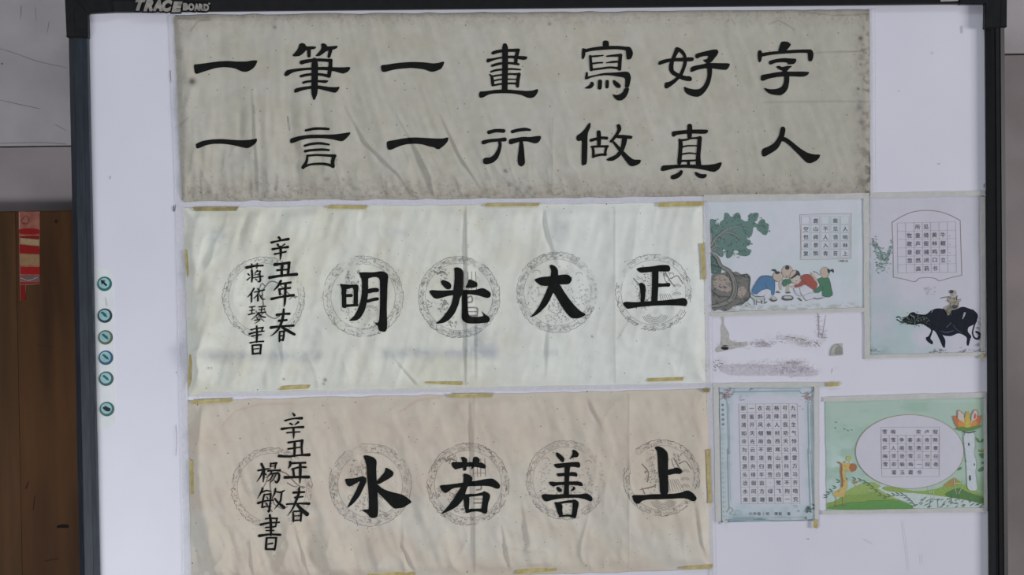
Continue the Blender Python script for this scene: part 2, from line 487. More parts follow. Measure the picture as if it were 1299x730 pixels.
# brown plywood leaf standing against the wall, left of the board
pw = thing('plywood_panel', (-1.02, 0.105, 0), 'tall dark brown plywood panel standing against the wall left of the whiteboard', 'panel')
WY = 0.088
zt = float(W(40, 268, WY)[2])
part('leaf', wbox('leaf', -1.6, -0.7, WY, WY + 0.035, 0, zt, 0.0012), M['wood'], pw)
x22 = float(W(22, 400, WY)[0])
part('edge_veneer', wbox('edge_veneer', -1.6, x22, WY - 0.0012, WY + 0.002, 0, zt - 0.001, 0.0004), M['wood_edge'], pw, 'paler brown veneer strip')
k = 3.94
hole = [('P', circ(71.3, 281, 2.2, 2.4, 12), (44, 26, 14)), ('P', [(72, 667), (80, 665.5), (87.5, 666), (87, 670.5), (78, 670), (72, 670.5)], (14, 10, 8)),
        ('S', [(36, 612, 1.2), (33, 620, 1.6)], (44, 28, 18)), ('S', [(48, 438, 1), (66, 440, .8)], (62, 38, 20)),
        ('S', [(44, 630, 1.2), (42, 648, 1.0)], (48, 30, 18)), ('S', [(58, 712, 1.4), (74, 709, 1)], (52, 34, 22))]
for nm, shp in (('knot', hole[0:1]), ('slot', hole[1:2]), ('scratch', hole[2:3]), ('scratch', hole[3:4]), ('scratch', hole[4:5]), ('scratch', hole[5:6])):
    plane_marks(nm, shp, WY, M['flat'], pw)

# torn red and cream paper strip pasted on the plywood
rs = thing('torn_red_paper', tuple(W(37, 384, WY)), 'torn red and cream paper strip pasted on the brown plywood panel', 'paper')
part('backing', prism('backing', [(23.5, 268.5), (50.5, 268.5), (50.5, 360.5), (33, 362), (32, 381), (25.5, 382), (24.5, 330)], WY - 0.0006, WY + 0.0005), noisy('salmon_paper', lin((142, 84, 72)), lin((168, 108, 92)), 80, 0.8), rs)
RD, CM = (150, 26, 24), (176, 148, 112)
strips = [('P', [(24, 290), (50, 290), (50.3, 298), (24, 297.5)], RD), ('P', [(25, 300), (50, 299), (50, 304), (40, 303), (25, 302)], (128, 30, 26)),
          ('R', [(26, 302), (50, 304.5), (50, 312), (26, 309.5)], CM), ('R', [(25, 310.5), (50, 313), (50.5, 322.5), (25, 321.5)], RD),
          ('R', [(25.5, 322.5), (50.3, 323.5), (50.3, 337.5), (25.5, 336.5)], (160, 126, 90)), ('R', [(26, 339), (50.5, 339), (50.5, 348.5), (26, 348)], (164, 28, 26)),
          ('R', [(26, 349.5), (50.5, 350), (50, 357), (27, 356.5)], (120, 92, 92)), ('S', [(27, 353, .8), (36, 356, .7), (48, 352, .7)], (190, 170, 160)),
          ('R', [(26, 358), (50, 358), (50, 360), (26, 361)], (140, 50, 44)), ('R', [(26, 362), (32, 362), (32.4, 381), (26.2, 382)], (132, 24, 22)),
          ('S', [(25, 270, 1.0), (25, 289, 1.0)], (196, 150, 138)), ('S', [(27, 280, 1.4), (33, 274, .8), (37, 280, 1.1), (34, 284, 1.0), (28, 283, .8)], (120, 66, 58))]
plane_marks('paper_strip', strips, WY - 0.0006, M['flat'], rs)

# ------------------------------------------------------------------ the whiteboard
wbd = thing('whiteboard', (0, 0.02, BOARD_Z - 0.72), 'large white board in a dark charcoal frame holding the calligraphy sheets', 'whiteboard')
part('writing_surface', prism('writing_surface', [(104, 12), (1256, 2), (1262, 842), (122, 852)], 0.0, 0.026), M['board'], wbd)

def rail(name, p0, p1, prof, mat, yref=-0.016, label=None, out=1):
    """a moulded bar: inner edge p0->p1 as measured; profile of (outward metres, depth)"""
    a, b = [np.array(W(p[0], p[1], yref)) for p in (p0, p1)]
    d = (b - a) / np.linalg.norm(b - a)
    o = np.array([d[2], 0, -d[0]]) * out
    vs = []
    for q in (a, b):
        for (t, y) in prof:
            p = q + o * t; vs.append((p[0], y, p[2]))
    n = len(prof); fs = [list(range(n)), list(range(2 * n - 1, n - 1, -1))]
    for i in range(n):
        j = (i + 1) % n; fs.append([i, n + i, n + j, j])
    me = mesh(name, vs, fs)
    bm = bmesh.new(); bm.from_mesh(me); bmesh.ops.recalc_face_normals(bm, faces=bm.faces)
    bm.to_mesh(me); bm.free()
    return part(name, me, mat, wbd, label)
PL = [(0, .022), (0, -.0120), (.001, -.0150), (.0090, -.0160), (.0095, -.0155), (.0255, -.0165), (.0268, -.0155), (.0385, -.003), (.0385, .022)]
PR = [(0, .022), (0, -.007), (.0015, -.0085), (.0100, -.0160), (.0145, -.0165), (.0150, -.0145), (.0165, -.0145), (.0170, -.0165), (.0240, -.0160), (.0245, -.0145), (.0258, -.0145), (.0265, -.0160), (.0350, -.012), (.0370, -.003), (.0370, .022)]
PT = [(0, .022), (0, -.012), (.0015, -.0150), (.020, -.0165), (.037, -.010), (.0385, .0), (.0385, .022)]
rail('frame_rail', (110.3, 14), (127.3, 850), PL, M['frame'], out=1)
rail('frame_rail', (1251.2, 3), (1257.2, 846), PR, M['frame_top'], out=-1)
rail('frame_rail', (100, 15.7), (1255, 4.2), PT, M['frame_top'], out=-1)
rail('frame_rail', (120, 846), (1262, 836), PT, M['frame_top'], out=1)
def cap(outline, yf=-0.0185):
    return part('corner_cap', prism('corner_cap', outline, yf, 0.020, 0.0012), M['cap'], wbd)
cap([(81.5, -16), (140, -16.6), (143.5, 15.2), (110.8, 16.8), (111.6, 48.6), (84.3, 47.6)])
cap([(1217, -28), (1277.8, -29), (1277.3, 34.8), (1249.6, 36.4), (1250.3, 4.6), (1217.4, 5.2)])
cap([(99, 815), (127, 815), (127.5, 846), (160, 846), (160, 872), (100, 873)])
cap([(1257, 805), (1282, 805), (1284, 862), (1225, 863), (1225, 837), (1257.5, 836)])
# mitre and end lines of the corner caps
for seam in [('S', [(86, -14, 1.0), (110, 16, 1.0)], (16, 17, 19)), ('S', [(84, 46.2, .8), (111, 47.2, .8)], (12, 13, 14)),
                         ('S', [(137, -12, .9), (141, 14, .9)], (14, 15, 16)), ('S', [(94, 10, .8), (95.5, 46, .8)], (18, 20, 23)),
                         ('S', [(1270, -10, .8), (1269.5, 34, .8)], (14, 15, 16)), ('S', [(1250, 35, .9), (1277, 33.4, .9)], (12, 13, 14))]:
    plane_marks('cap_seam', [seam], -0.0185, M['flat'], wbd)
# brackets holding the board off the wall
for bx in (-0.62, 0.0, 0.62):
    for bz in (BOARD_Z + 0.44, BOARD_Z - 0.62):
        part('wall_bracket', wbox('wall_bracket', bx - .02, bx + .02, 0.022, PY, bz - .015, bz + .015, 0.001), M['steel'], wbd)

# maker's badge on the top rail: silver letters with a black surround
def word(items, parent, mat, y_front, ext, off, nm, label=None):
    Vs, Fs, n = [], [], 0
    for ch, u0, v0, u1, v1, sh in items:
        V, F = glyph(ch, off, sh, 0.05)
        lo, hi = V.min(0), V.max(0)
        g = 0 if off < 0.1 else 1
        e = 1.9 * g
        U = (u0 - e) + (V[:, 0] - lo[0]) / (hi[0] - lo[0]) * (u1 - u0 + 2 * e)
        Z = (v1 + e) - (V[:, 1] - lo[1]) / (hi[1] - lo[1]) * (v1 - v0 + 2 * e)
        yy = y_front + (hi[2] - V[:, 2]) / (hi[2] - lo[2]) * ext
        P = W(U, Z, y_front); P[:, 1] = yy
        Vs.append(P); Fs += [tuple(i + n for i in f) for f in F]; n += len(V)
    return part(nm, mesh(nm, np.vstack(Vs), Fs), mat, parent, label)
TX = [('T', 171.5, -1.5, 185, 13.6, .35), ('R', 182, -1.2, 194.5, 14.2, .3), ('A', 193, -0.8, 206, 14.2, .22), ('C', 205, -0.4, 218.5, 14.8, .25),
      ('E', 217.5, 1.8, 231.5, 15.4, .2), ('B', 232, 3.8, 239, 13.2, .0), ('O', 238.5, 4.0, 246.5, 13.6, 0), ('A', 246, 4.4, 253, 13.8, 0),
      ('R', 252, 4.6, 258.5, 13.8, 0), ('D', 258, 4.8, 265, 14.0, 0)]
word(TX, wbd, M['black'], -0.0192, 0.0040, 0.16, 'badge_outline', 'black raised letter surround')
word(TX, wbd, M['silver'], -0.0212, 0.0022, 0.075, 'badge_letters', 'silver raised lettering')
part('badge_dot', prism('badge_dot', circ(265.3, 4.6, 1.2, n=12), -0.0195, -0.014), M['silver'], wbd)
part('paper_sticker', prism('paper_sticker', [(1193, -4), (1215.5, -4.2), (1215.6, 1.2), (1193.2, 2.0)], -0.0172, -0.0150), noisy('sticker_grey', lin((150, 146, 140)), lin((185, 180, 174)), 60), wbd, 'pale paper sticker')

# the column of soft keys
keys = part('key_strip', prism('key_strip', [(118, 338), (135.5, 341.3), (143.3, 347), (146.6, 539.5), (121.5, 549.5)], -0.0008, 0.0002, 0.0002), noisy('key_strip_white', lin((228, 234, 236)), lin((236, 240, 242)), 40, 0.4, 0.4), wbd, 'grey-white strip of round keys')
KC = [(132.6, 360.4, (30, 112, 108), 'arrow'), (133, 400.8, (20, 56, 62), 'pen'), (133.8, 428.4, (96, 110, 74), 'marker'), (134.2, 454.2, (30, 92, 128), 'marker'),
      (134.6, 480.8, (30, 92, 84), 'marker'), (135.6, 519.4, (34, 104, 100), 'eraser')]
KEYFACE = noisy('key_face_aqua', lin((140, 184, 190)), lin((164, 206, 212)), 40, 0.35, 0.5)
KEYDARK = noisy('key_icon_dark', lin((12, 24, 24)), lin((20, 34, 34)), 40, 0.5)
KEYTEAL = noisy('key_icon_teal', lin((28, 92, 98)), lin((40, 108, 112)), 40, 0.5)
for (u, v, c, ic) in KC:
    r = part('key_rim', prism('key_rim', circ(u, v, 9.3, 9.2, 32), -0.0020, -0.0006, 0.0004), noisy('key_rim_paint', tuple(x * .8 for x in lin(c)), lin(c), 40, 0.35, 0.5), keys)
    part('key_face', prism('key_face', circ(u - .6, v - .8, 6.9, 6.8, 32), -0.0023, -0.0012, 0.0002), KEYFACE, keys)
    if ic == 'arrow': pl = [(u - 5, v - 5.2), (u + 1.5, v - 4), (u - .3, v - 2.6), (u + 3.6, v + 1.6), (u + 1.6, v + 3.2), (u - 2, v - .6), (u - 3.6, v + 1)]
    elif ic == 'pen': pl = [(u - 5.4, v - 4.4), (u - 3, v - 5.4), (u + 1.4, v - 2.6), (u + 3.6, v + 2.4), (u - 1, v + .8)]
    elif ic == 'marker': pl = [(u - 5, v - 3.6), (u - 2.6, v - 5), (u + 2.6, v - 1), (u + 4, v + 2.6), (u + .6, v + 1.6)]
    else: pl = [(u - 6, v - 1.6), (u - 2, v - 4), (u + 5, v - .6), (u + 3.6, v + 3), (u - 1, v + 2.8)]
    ik = prism('key_icon', pl, -0.00245, -0.0018)
    part('key_icon', ik, KEYDARK if ic in ('arrow', 'eraser') else KEYTEAL, keys)
BOARD = Flat(0.0)
random.seed(11)
#==PAPERS==
# ------------------------------------------------------------------ the three calligraphy sheets
def L3(c): return np.array(lin(c))
def tone(shape, c): return np.ones(shape + (3,)) * L3(c)
def mixc(base, c, m): return base * (1 - m[..., None]) + L3(c) * m[..., None]
def crumple(u, v, sx, sy, seed):
    n = vnoise(u / sx + 3 * vnoise(v / 70, u / 90) + seed, v / sy + seed * 1.3)
    m = vnoise(u / (sx * .55) + seed + 9, v / (sy * .6) + 2 * vnoise(u / 60, v / 60))
    return (1 - np.abs(2 * n - 1)) ** 3 + .5 * (1 - np.abs(2 * m - 1)) ** 3
def creases(u, v, lst):
    """folds: (points, width px, height mm, sharpness) — 'sharp' ones are pinched ridges, others soft rolls"""
    s = 0
    for pts, w, a, kind in lst:
        d, side, al = seg_dist(u, v, pts)
        env = np.sin(np.pi * np.clip(al * 0.86 + 0.10, 0, 1))
        if kind == 'r': s = s + a * env * np.exp(-d / w)
        elif kind == 'g': s = s + a * env * np.exp(-(d / w) ** 2)
        else: s = s + a * env * side * (1 - np.exp(-(d / 1.0))) * np.exp(-(d / w) ** 2)
    return s

C1 = [([(320, 120), (325, 190), (327, 217), (328, 256)], 5, .8, 's'), ([(327, 217), (329, 254)], 3, .5, 'r'), ([(318, 120), (320, 230)], 8, .6, 'g'),
      ([(360, 150), (365, 217), (367, 240)], 6, .6, 'g'), ([(339, 215), (343, 235)], 3, .5, 'r'),
      ([(424, 213), (431, 225), (433, 254)], 3, .7, 'r'), ([(428, 236), (423, 254)], 3, .6, 'r'), ([(491, 222), (493, 255)], 2.5, .7, 'r'),
      ([(440, 140), (462, 180), (482, 200), (505, 222), (523, 250)], 5, .8, 's'), ([(505, 150), (533, 201), (546, 226), (549, 240)], 5, .8, 's'),
      ([(533, 232), (543, 254)], 4, .7, 'g'), ([(560, 150), (582, 197), (596, 218), (612, 244)], 5, .8, 's'), ([(470, 150), (500, 200)], 9, .6, 'g'),
      ([(390, 130), (410, 175), (440, 215)], 10, .5, 'g'), ([(699, 150), (700, 190), (700, 248)], 2.5, .5, 'r'), ([(625, 207), (636, 222), (668, 246)], 3, .5, 'r'),
      ([(655, 205), (648, 217), (642, 224)], 3, .4, 'r'), ([(722, 208), (731, 217), (738, 236)], 3, .45, 'r'), ([(256, 160), (236, 140), (246, 110), (242, 80)], 4, .6, 'r'),
      ([(256, 225), (258, 254)], 3, .6, 'r'), ([(232, 60), (244, 120), (236, 170)], 5, .5, 'g'), ([(282, 226), (290, 216)], 3, .4, 'r'), ([(313, 248), (322, 240)], 3, .5, 'r'),
      ([(925, 215), (932, 250)], 3, .35, 'r'), ([(297, 130), (300, 200)], 9, .4, 'g'), ([(400, 140), (402, 190)], 9, .35, 'g')]
def h1(u, v):
    low = ss(700, 330, u) * ss(60, 210, v)
    sk = u - (v - 120) * 0.35 * ss(350, 520, u)
    r = (fbm(sk / 26, v / 170, 3) - .5) * (1.2 + 4.2 * low) + (fbm(u / 40, v / 40, 3, 4) - .5) * 1.0 + (fbm(u / 9, v / 9, 2, 7) - .5) * (0.18 + 0.35 * ss(190, 250, v))
    r = r + crumple(sk, v, 24, 60, 3) * (.12 + .75 * ss(150, 225, v) * ss(800, 600, u) + .5 * ss(250, 235, u))
    return 1.1 + r + creases(u, v, C1)
def c1(u, v):
    c = tone(u.shape, (199, 196, 183))
    n = fbm(u / 22, v / 22, 4, 2); c = mixc(c, (190, 186, 169), 0.4 * ss(.45, .7, n))
    c = mixc(c, (204, 203, 196), 0.35 * ss(.5, .7, fbm(u / 50, v / 30, 3, 9)))
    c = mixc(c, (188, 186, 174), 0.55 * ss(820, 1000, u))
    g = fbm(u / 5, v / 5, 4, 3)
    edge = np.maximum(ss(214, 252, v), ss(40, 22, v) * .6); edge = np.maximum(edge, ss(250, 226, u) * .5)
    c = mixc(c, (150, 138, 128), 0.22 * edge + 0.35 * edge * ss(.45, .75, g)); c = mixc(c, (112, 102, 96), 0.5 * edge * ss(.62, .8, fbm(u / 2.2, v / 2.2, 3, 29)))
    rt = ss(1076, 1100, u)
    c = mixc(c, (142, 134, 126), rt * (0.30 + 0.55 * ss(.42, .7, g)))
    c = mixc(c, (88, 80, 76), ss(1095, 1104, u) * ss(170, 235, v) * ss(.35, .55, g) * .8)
    for (x, y, r, k) in ((245, 104, 4.5, .85), (1091, 49, 2.8, .8), (1088, 113, 1.8, .8), (238, 40, 12, .15), (1090, 137, 4, .4), (1092, 155, 3, .5), (1091, 82, 1.6, .6), (641, 217, 2.2, .7), (414, 228, 3, .4), (436, 228, 2, .4), (1051, 235, 2.5, .4), (697, 31, 2, .6), (349, 35, 2, .6), (671, 238, 3, .4), (646, 234, 3, .35)):
        c = mixc(c, (70, 62, 60), k * np.exp(-((u - x) ** 2 + (v - y) ** 2) / (r * r)))
    ln = [([(1007, 38), (1000, 33), (988, 26), (975, 31)], .35), ([(1104, 60), (1094, 64), (1083, 66), (1035, 67)], .45), ([(1104, 129), (1060, 129), (969, 130)], .35),
          ([(1104, 116), (1094, 113.5)], .5), ([(242, 40), (252, 27), (268, 25)], .5), ([(1104, 18), (1060, 20), (1012, 15)], .35), ([(365, 148), (367, 165)], .7), ([(322, 134), (323, 144)], .5),
          ([(701, 150), (700, 246)], .25), ([(240, 150), (228, 160)], .4)]
    for pts, k in ln:
        d, _, _ = seg_dist(u, v, pts); c = mixc(c, (84, 76, 72), k * np.exp(-(d / .8) ** 2))
    return c

RINGS2 = [(335.5, 378, 51.5, 44, .35), (461, 376, 51, 41, .5), (582.5, 377, 51.5, 42.5, .8), (706.5, 371, 51, 42, .8), (828.5, 371, 48, 41, .5)]
RINGS3 = [(345.5, 619, 51, 44, .35), (470, 615, 52, 41, .5), (594, 614, 51.5, 42.5, .6), (718, 609, 50, 42, .5), (839, 606, 48, 41, .4)]
def stamps(c, u, v, rings, col):
    for cx, cy, Ro, ri, k in rings:
        d = np.hypot(u - cx, v - cy); band = ss(ri - 1, ri + 1, d) * ss(Ro + 1, Ro - 1.5, d)
        c = mixc(c, col, k * band * (.12 + .6 * ss(.48, .66, fbm(u / 2.6, v / 2.6, 3, cx))))
        inner = ss(ri * .92, ri * .7, d); c = mixc(c, col, k * inner * .35 * ss(.55, .72, fbm(u / 6, v / 6, 3, cx + 5)))
    return c
C2 = [([(590, 258), (592, 380), (590, 490)], 4, 1.0, 's'), ([(597, 258), (598, 490)], 7, .7, 'g'), ([(604, 380), (604, 488)], 4, .6, 's'),
      ([(350, 275), (352, 330), (357, 420), (359, 470)], 8, .8, 'g'), ([(356, 420), (359, 460)], 4, .7, 's'), ([(265, 285), (250, 330), (248, 350)], 7, 1.2, 'g'),
      ([(238, 300), (246, 340), (236, 400)], 8, 1.2, 'g'), ([(262, 420), (250, 450), (252, 490)], 7, 1.3, 'g'), ([(244, 440), (252, 470), (240, 500)], 5, 1.1, 's'),
      ([(340, 470), (338, 495)], 4, .8, 'g'), ([(376, 300), (380, 360)], 14, .8, 'g'), ([(440, 262), (450, 330)], 10, .7, 'g'), ([(500, 262), (498, 330)], 12, .6, 'g'),
      ([(690, 262), (693, 290), (708, 340)], 6, .8, 's'), ([(780, 262), (779, 400), (780, 485)], 2.2, .45, 'r'), ([(778, 262), (779, 400), (780, 485)], 10, .4, 'g'),
      ([(695, 410), (692, 480)], 6, .6, 's'), ([(500, 455), (524, 482), (532, 492)], 4, .7, 's'), ([(435, 440), (440, 490)], 12, .7, 'g'), ([(400, 430), (420, 470)], 12, .6, 'g'),
      ([(870, 420), (888, 480)], 8, .6, 'g'), ([(640, 262), (650, 320)], 12, .6, 'g'), ([(420, 262), (424, 284)], 5, .5, 'g'), ([(395, 262), (405, 320)], 9, .6, 'g')]
def h2(u, v):
    l = ss(560, 260, u)
    r = (fbm(u / 30 + v / 120, v / 110, 3, 11) - .5) * (2.6 + 3.4 * l) + (fbm(u / 55, v / 60, 3, 14) - .5) * 2.4 + (fbm(u / 11, v / 13, 2, 17) - .5) * .28
    r = r + crumple(u + v * .2, v, 40, 52, 13) * (.35 + .6 * l + .8 * ss(275, 245, u))
    return 1.4 + r + creases(u, v, C2)
def c2(u, v):
    c = tone(u.shape, (234, 236, 225))
    c = mixc(c, (220, 217, 198), 0.5 * ss(.45, .72, fbm(u / 38, v / 38, 4, 21)))
    c = mixc(c, (240, 246, 246), 0.5 * ss(560, 800, u))
    n = ss(.38, .6, fbm(u / 10, v / 10, 3, 23))
    def box(x0, x1, y0, y1, s=7): return ss(x0 - s, x0 + s, u) * ss(x1 + s, x1 - s, u) * ss(y0 - s, y0 + s, v) * ss(y1 + s, y1 - s, v)
    for b, k in (((256, 410, 446, 458), .42), ((484, 632, 442, 454), .42), ((595, 632, 420, 452, 10), .3), ((694, 708, 443, 452, 3), .35), ((268, 288, 290, 308), .4), ((388, 410, 388, 440, 12), .22),
                 ((590, 612, 400, 440, 10), .3), ((700, 720, 282, 306), .3), ((500, 515, 290, 302), .3), ((385, 400, 262, 272, 6), .3), ((610, 630, 262, 280, 8), .2), ((560, 575, 262, 270, 6), .25)):
        c = mixc(c, (150, 158, 176), k * box(*b) * (.55 + .45 * n))
    for (x, y, r, kk) in ((413, 482, 2.2, .75), (411, 487, 1.6, .6), (360.5, 481, 1.3, .8), (265, 467, 1, .8), (268.5, 467, 1, .8), (751, 427, 1.2, .8), (699, 428, .8, .7)):
        c = mixc(c, (60, 54, 48), kk * np.exp(-((u - x) ** 2 + (v - y) ** 2) / (r * r)))
    for pts, kk in (([(779, 262), (780, 486)], .25), ([(591, 262), (591, 488)], .3), ([(783, 430), (800, 402)], .3), ([(888, 345), (904, 346)], .3)):
        d, _, _ = seg_dist(u, v, pts); c = mixc(c, (130, 126, 112), kk * np.exp(-(d / 1.1) ** 2))
    return stamps(c, u, v, RINGS2, (158, 160, 158))

C3 = [([(596, 500), (600, 600), (601, 728)], 5, .8, 's'), ([(606, 600), (606, 728)], 8, .6, 'g'), ([(260, 510), (250, 560), (246, 640)], 8, 1.3, 'g'),
      ([(252, 640), (262, 680), (275, 728)], 8, 1.4, 'g'), ([(240, 600), (247, 680), (262, 740)], 5, 1.0, 's'), ([(296, 660), (305, 700), (306, 735)], 8, 1.1, 'g'),
      ([(318, 690), (322, 735)], 6, .9, 's'), ([(362, 655), (376, 690), (388, 735)], 9, 1.3, 'g'), ([(374, 665), (386, 705), (394, 735)], 5, .9, 's'),
      ([(405, 660), (418, 700), (440, 735)], 10, 1.1, 'g'), ([(510, 690), (528, 728)], 5, 1.0, 's'), ([(512, 660), (514, 735)], 3, .8, 'r'), ([(480, 640), (500, 700)], 14, .8, 'g'),
      ([(637, 670), (648, 730)], 4, .8, 's'), ([(675, 640), (676, 720)], 12, .7, 'g'), ([(797, 500), (798, 620), (795, 725)], 2.2, .5, 'r'), ([(790, 500), (792, 720)], 12, .4, 'g'),
      ([(884, 650), (890, 690), (900, 716)], 6, .8, 's'), ([(620, 505), (650, 560), (676, 600)], 12, .8, 'g'), ([(745, 505), (762, 540)], 6, .6, 's'), ([(700, 530), (712, 548)], 6, .6, 'g'),
      ([(372, 505), (374, 540)], 6, .6, 'g'), ([(255, 520), (252, 560)], 4, .8, 's'), ([(545, 500), (550, 530)], 6, .5, 'g'), ([(662, 640), (670, 690), (664, 700)], 6, .6, 's'),
      ([(700, 660), (760, 690)], 16, .6, 'g'), ([(830, 690), (880, 720)], 12, .6, 'g')]
def h3(u, v):
    l = ss(620, 300, u) * ss(540, 700, v)
    sk = u - (v - 600) * 0.3
    r = (fbm(sk / 28, v / 100, 3, 31) - .5) * (2.4 + 5.5 * l) + (fbm(u / 50, v / 50, 3, 34) - .5) * 2.6 + (fbm(u / 11, v / 13, 2, 37) - .5) * .3
    r = r + crumple(u + v * .15, v, 46, 52, 23) * (.25 + .9 * ss(640, 700, v) + .8 * ss(285, 255, u) + .5 * l)
    return 1.5 + r + creases(u, v, C3)
def c3(u, v):
    c = tone(u.shape, (218, 209, 194))
    c = mixc(c, (216, 200, 184), 0.45 * ss(.45, .7, fbm(u / 45, v / 45, 4, 41)))
    c = mixc(c, (224, 222, 212), 0.55 * ss(.5, .7, fbm(u / 60, v / 40, 3, 44)) * ss(560, 660, v))
    for pts in ([(283, 539), (300, 521), (330, 513), (372, 512)], [(508, 522), (530, 508), (560, 503)]):
        d, _, _ = seg_dist(u, v, pts); c = mixc(c, (206, 160, 144), .35 * np.exp(-(d / 1.2) ** 2))
    for pts, kk in (([(797, 500), (797, 722)], .25), ([(601, 500), (602, 726)], .3)):
        d, _, _ = seg_dist(u, v, pts); c = mixc(c, (140, 126, 112), kk * np.exp(-(d / 1.0) ** 2))
    return stamps(c, u, v, RINGS3, (150, 144, 136))

S1 = Sheet((219, 19), (1104, 12), (1105, 247), (230, 256), h1, gain=3.6, pin=9)
S2 = Sheet((231, 263), (892.5, 256.5), (899, 488.5), (239.5, 503), h2, gain=3.6, pin=17)
S3 = Sheet((238, 508), (900.5, 493.5), (904.5, 723), (241, 742), h3, gain=3.8, pin=17)
B1 = thing('calligraphy_sheet', tuple(W(665, 256, 0)), 'long greyish rice paper with two rows of seven large black characters, topmost on the whiteboard', 'calligraphy')
B2 = thing('calligraphy_sheet', tuple(W(570, 503, 0)), 'pale creamy rice paper with large black characters over round stamps, middle of three', 'calligraphy')
B3 = thing('calligraphy_sheet', tuple(W(570, 742, 0)), 'tan crumpled rice paper with large black characters over round stamps, lowest of three', 'calligraphy')
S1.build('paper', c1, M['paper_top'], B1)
S2.build('paper', c2, M['paper_mid'], B2)
S3.build('paper', c3, M['paper_low'], B3)

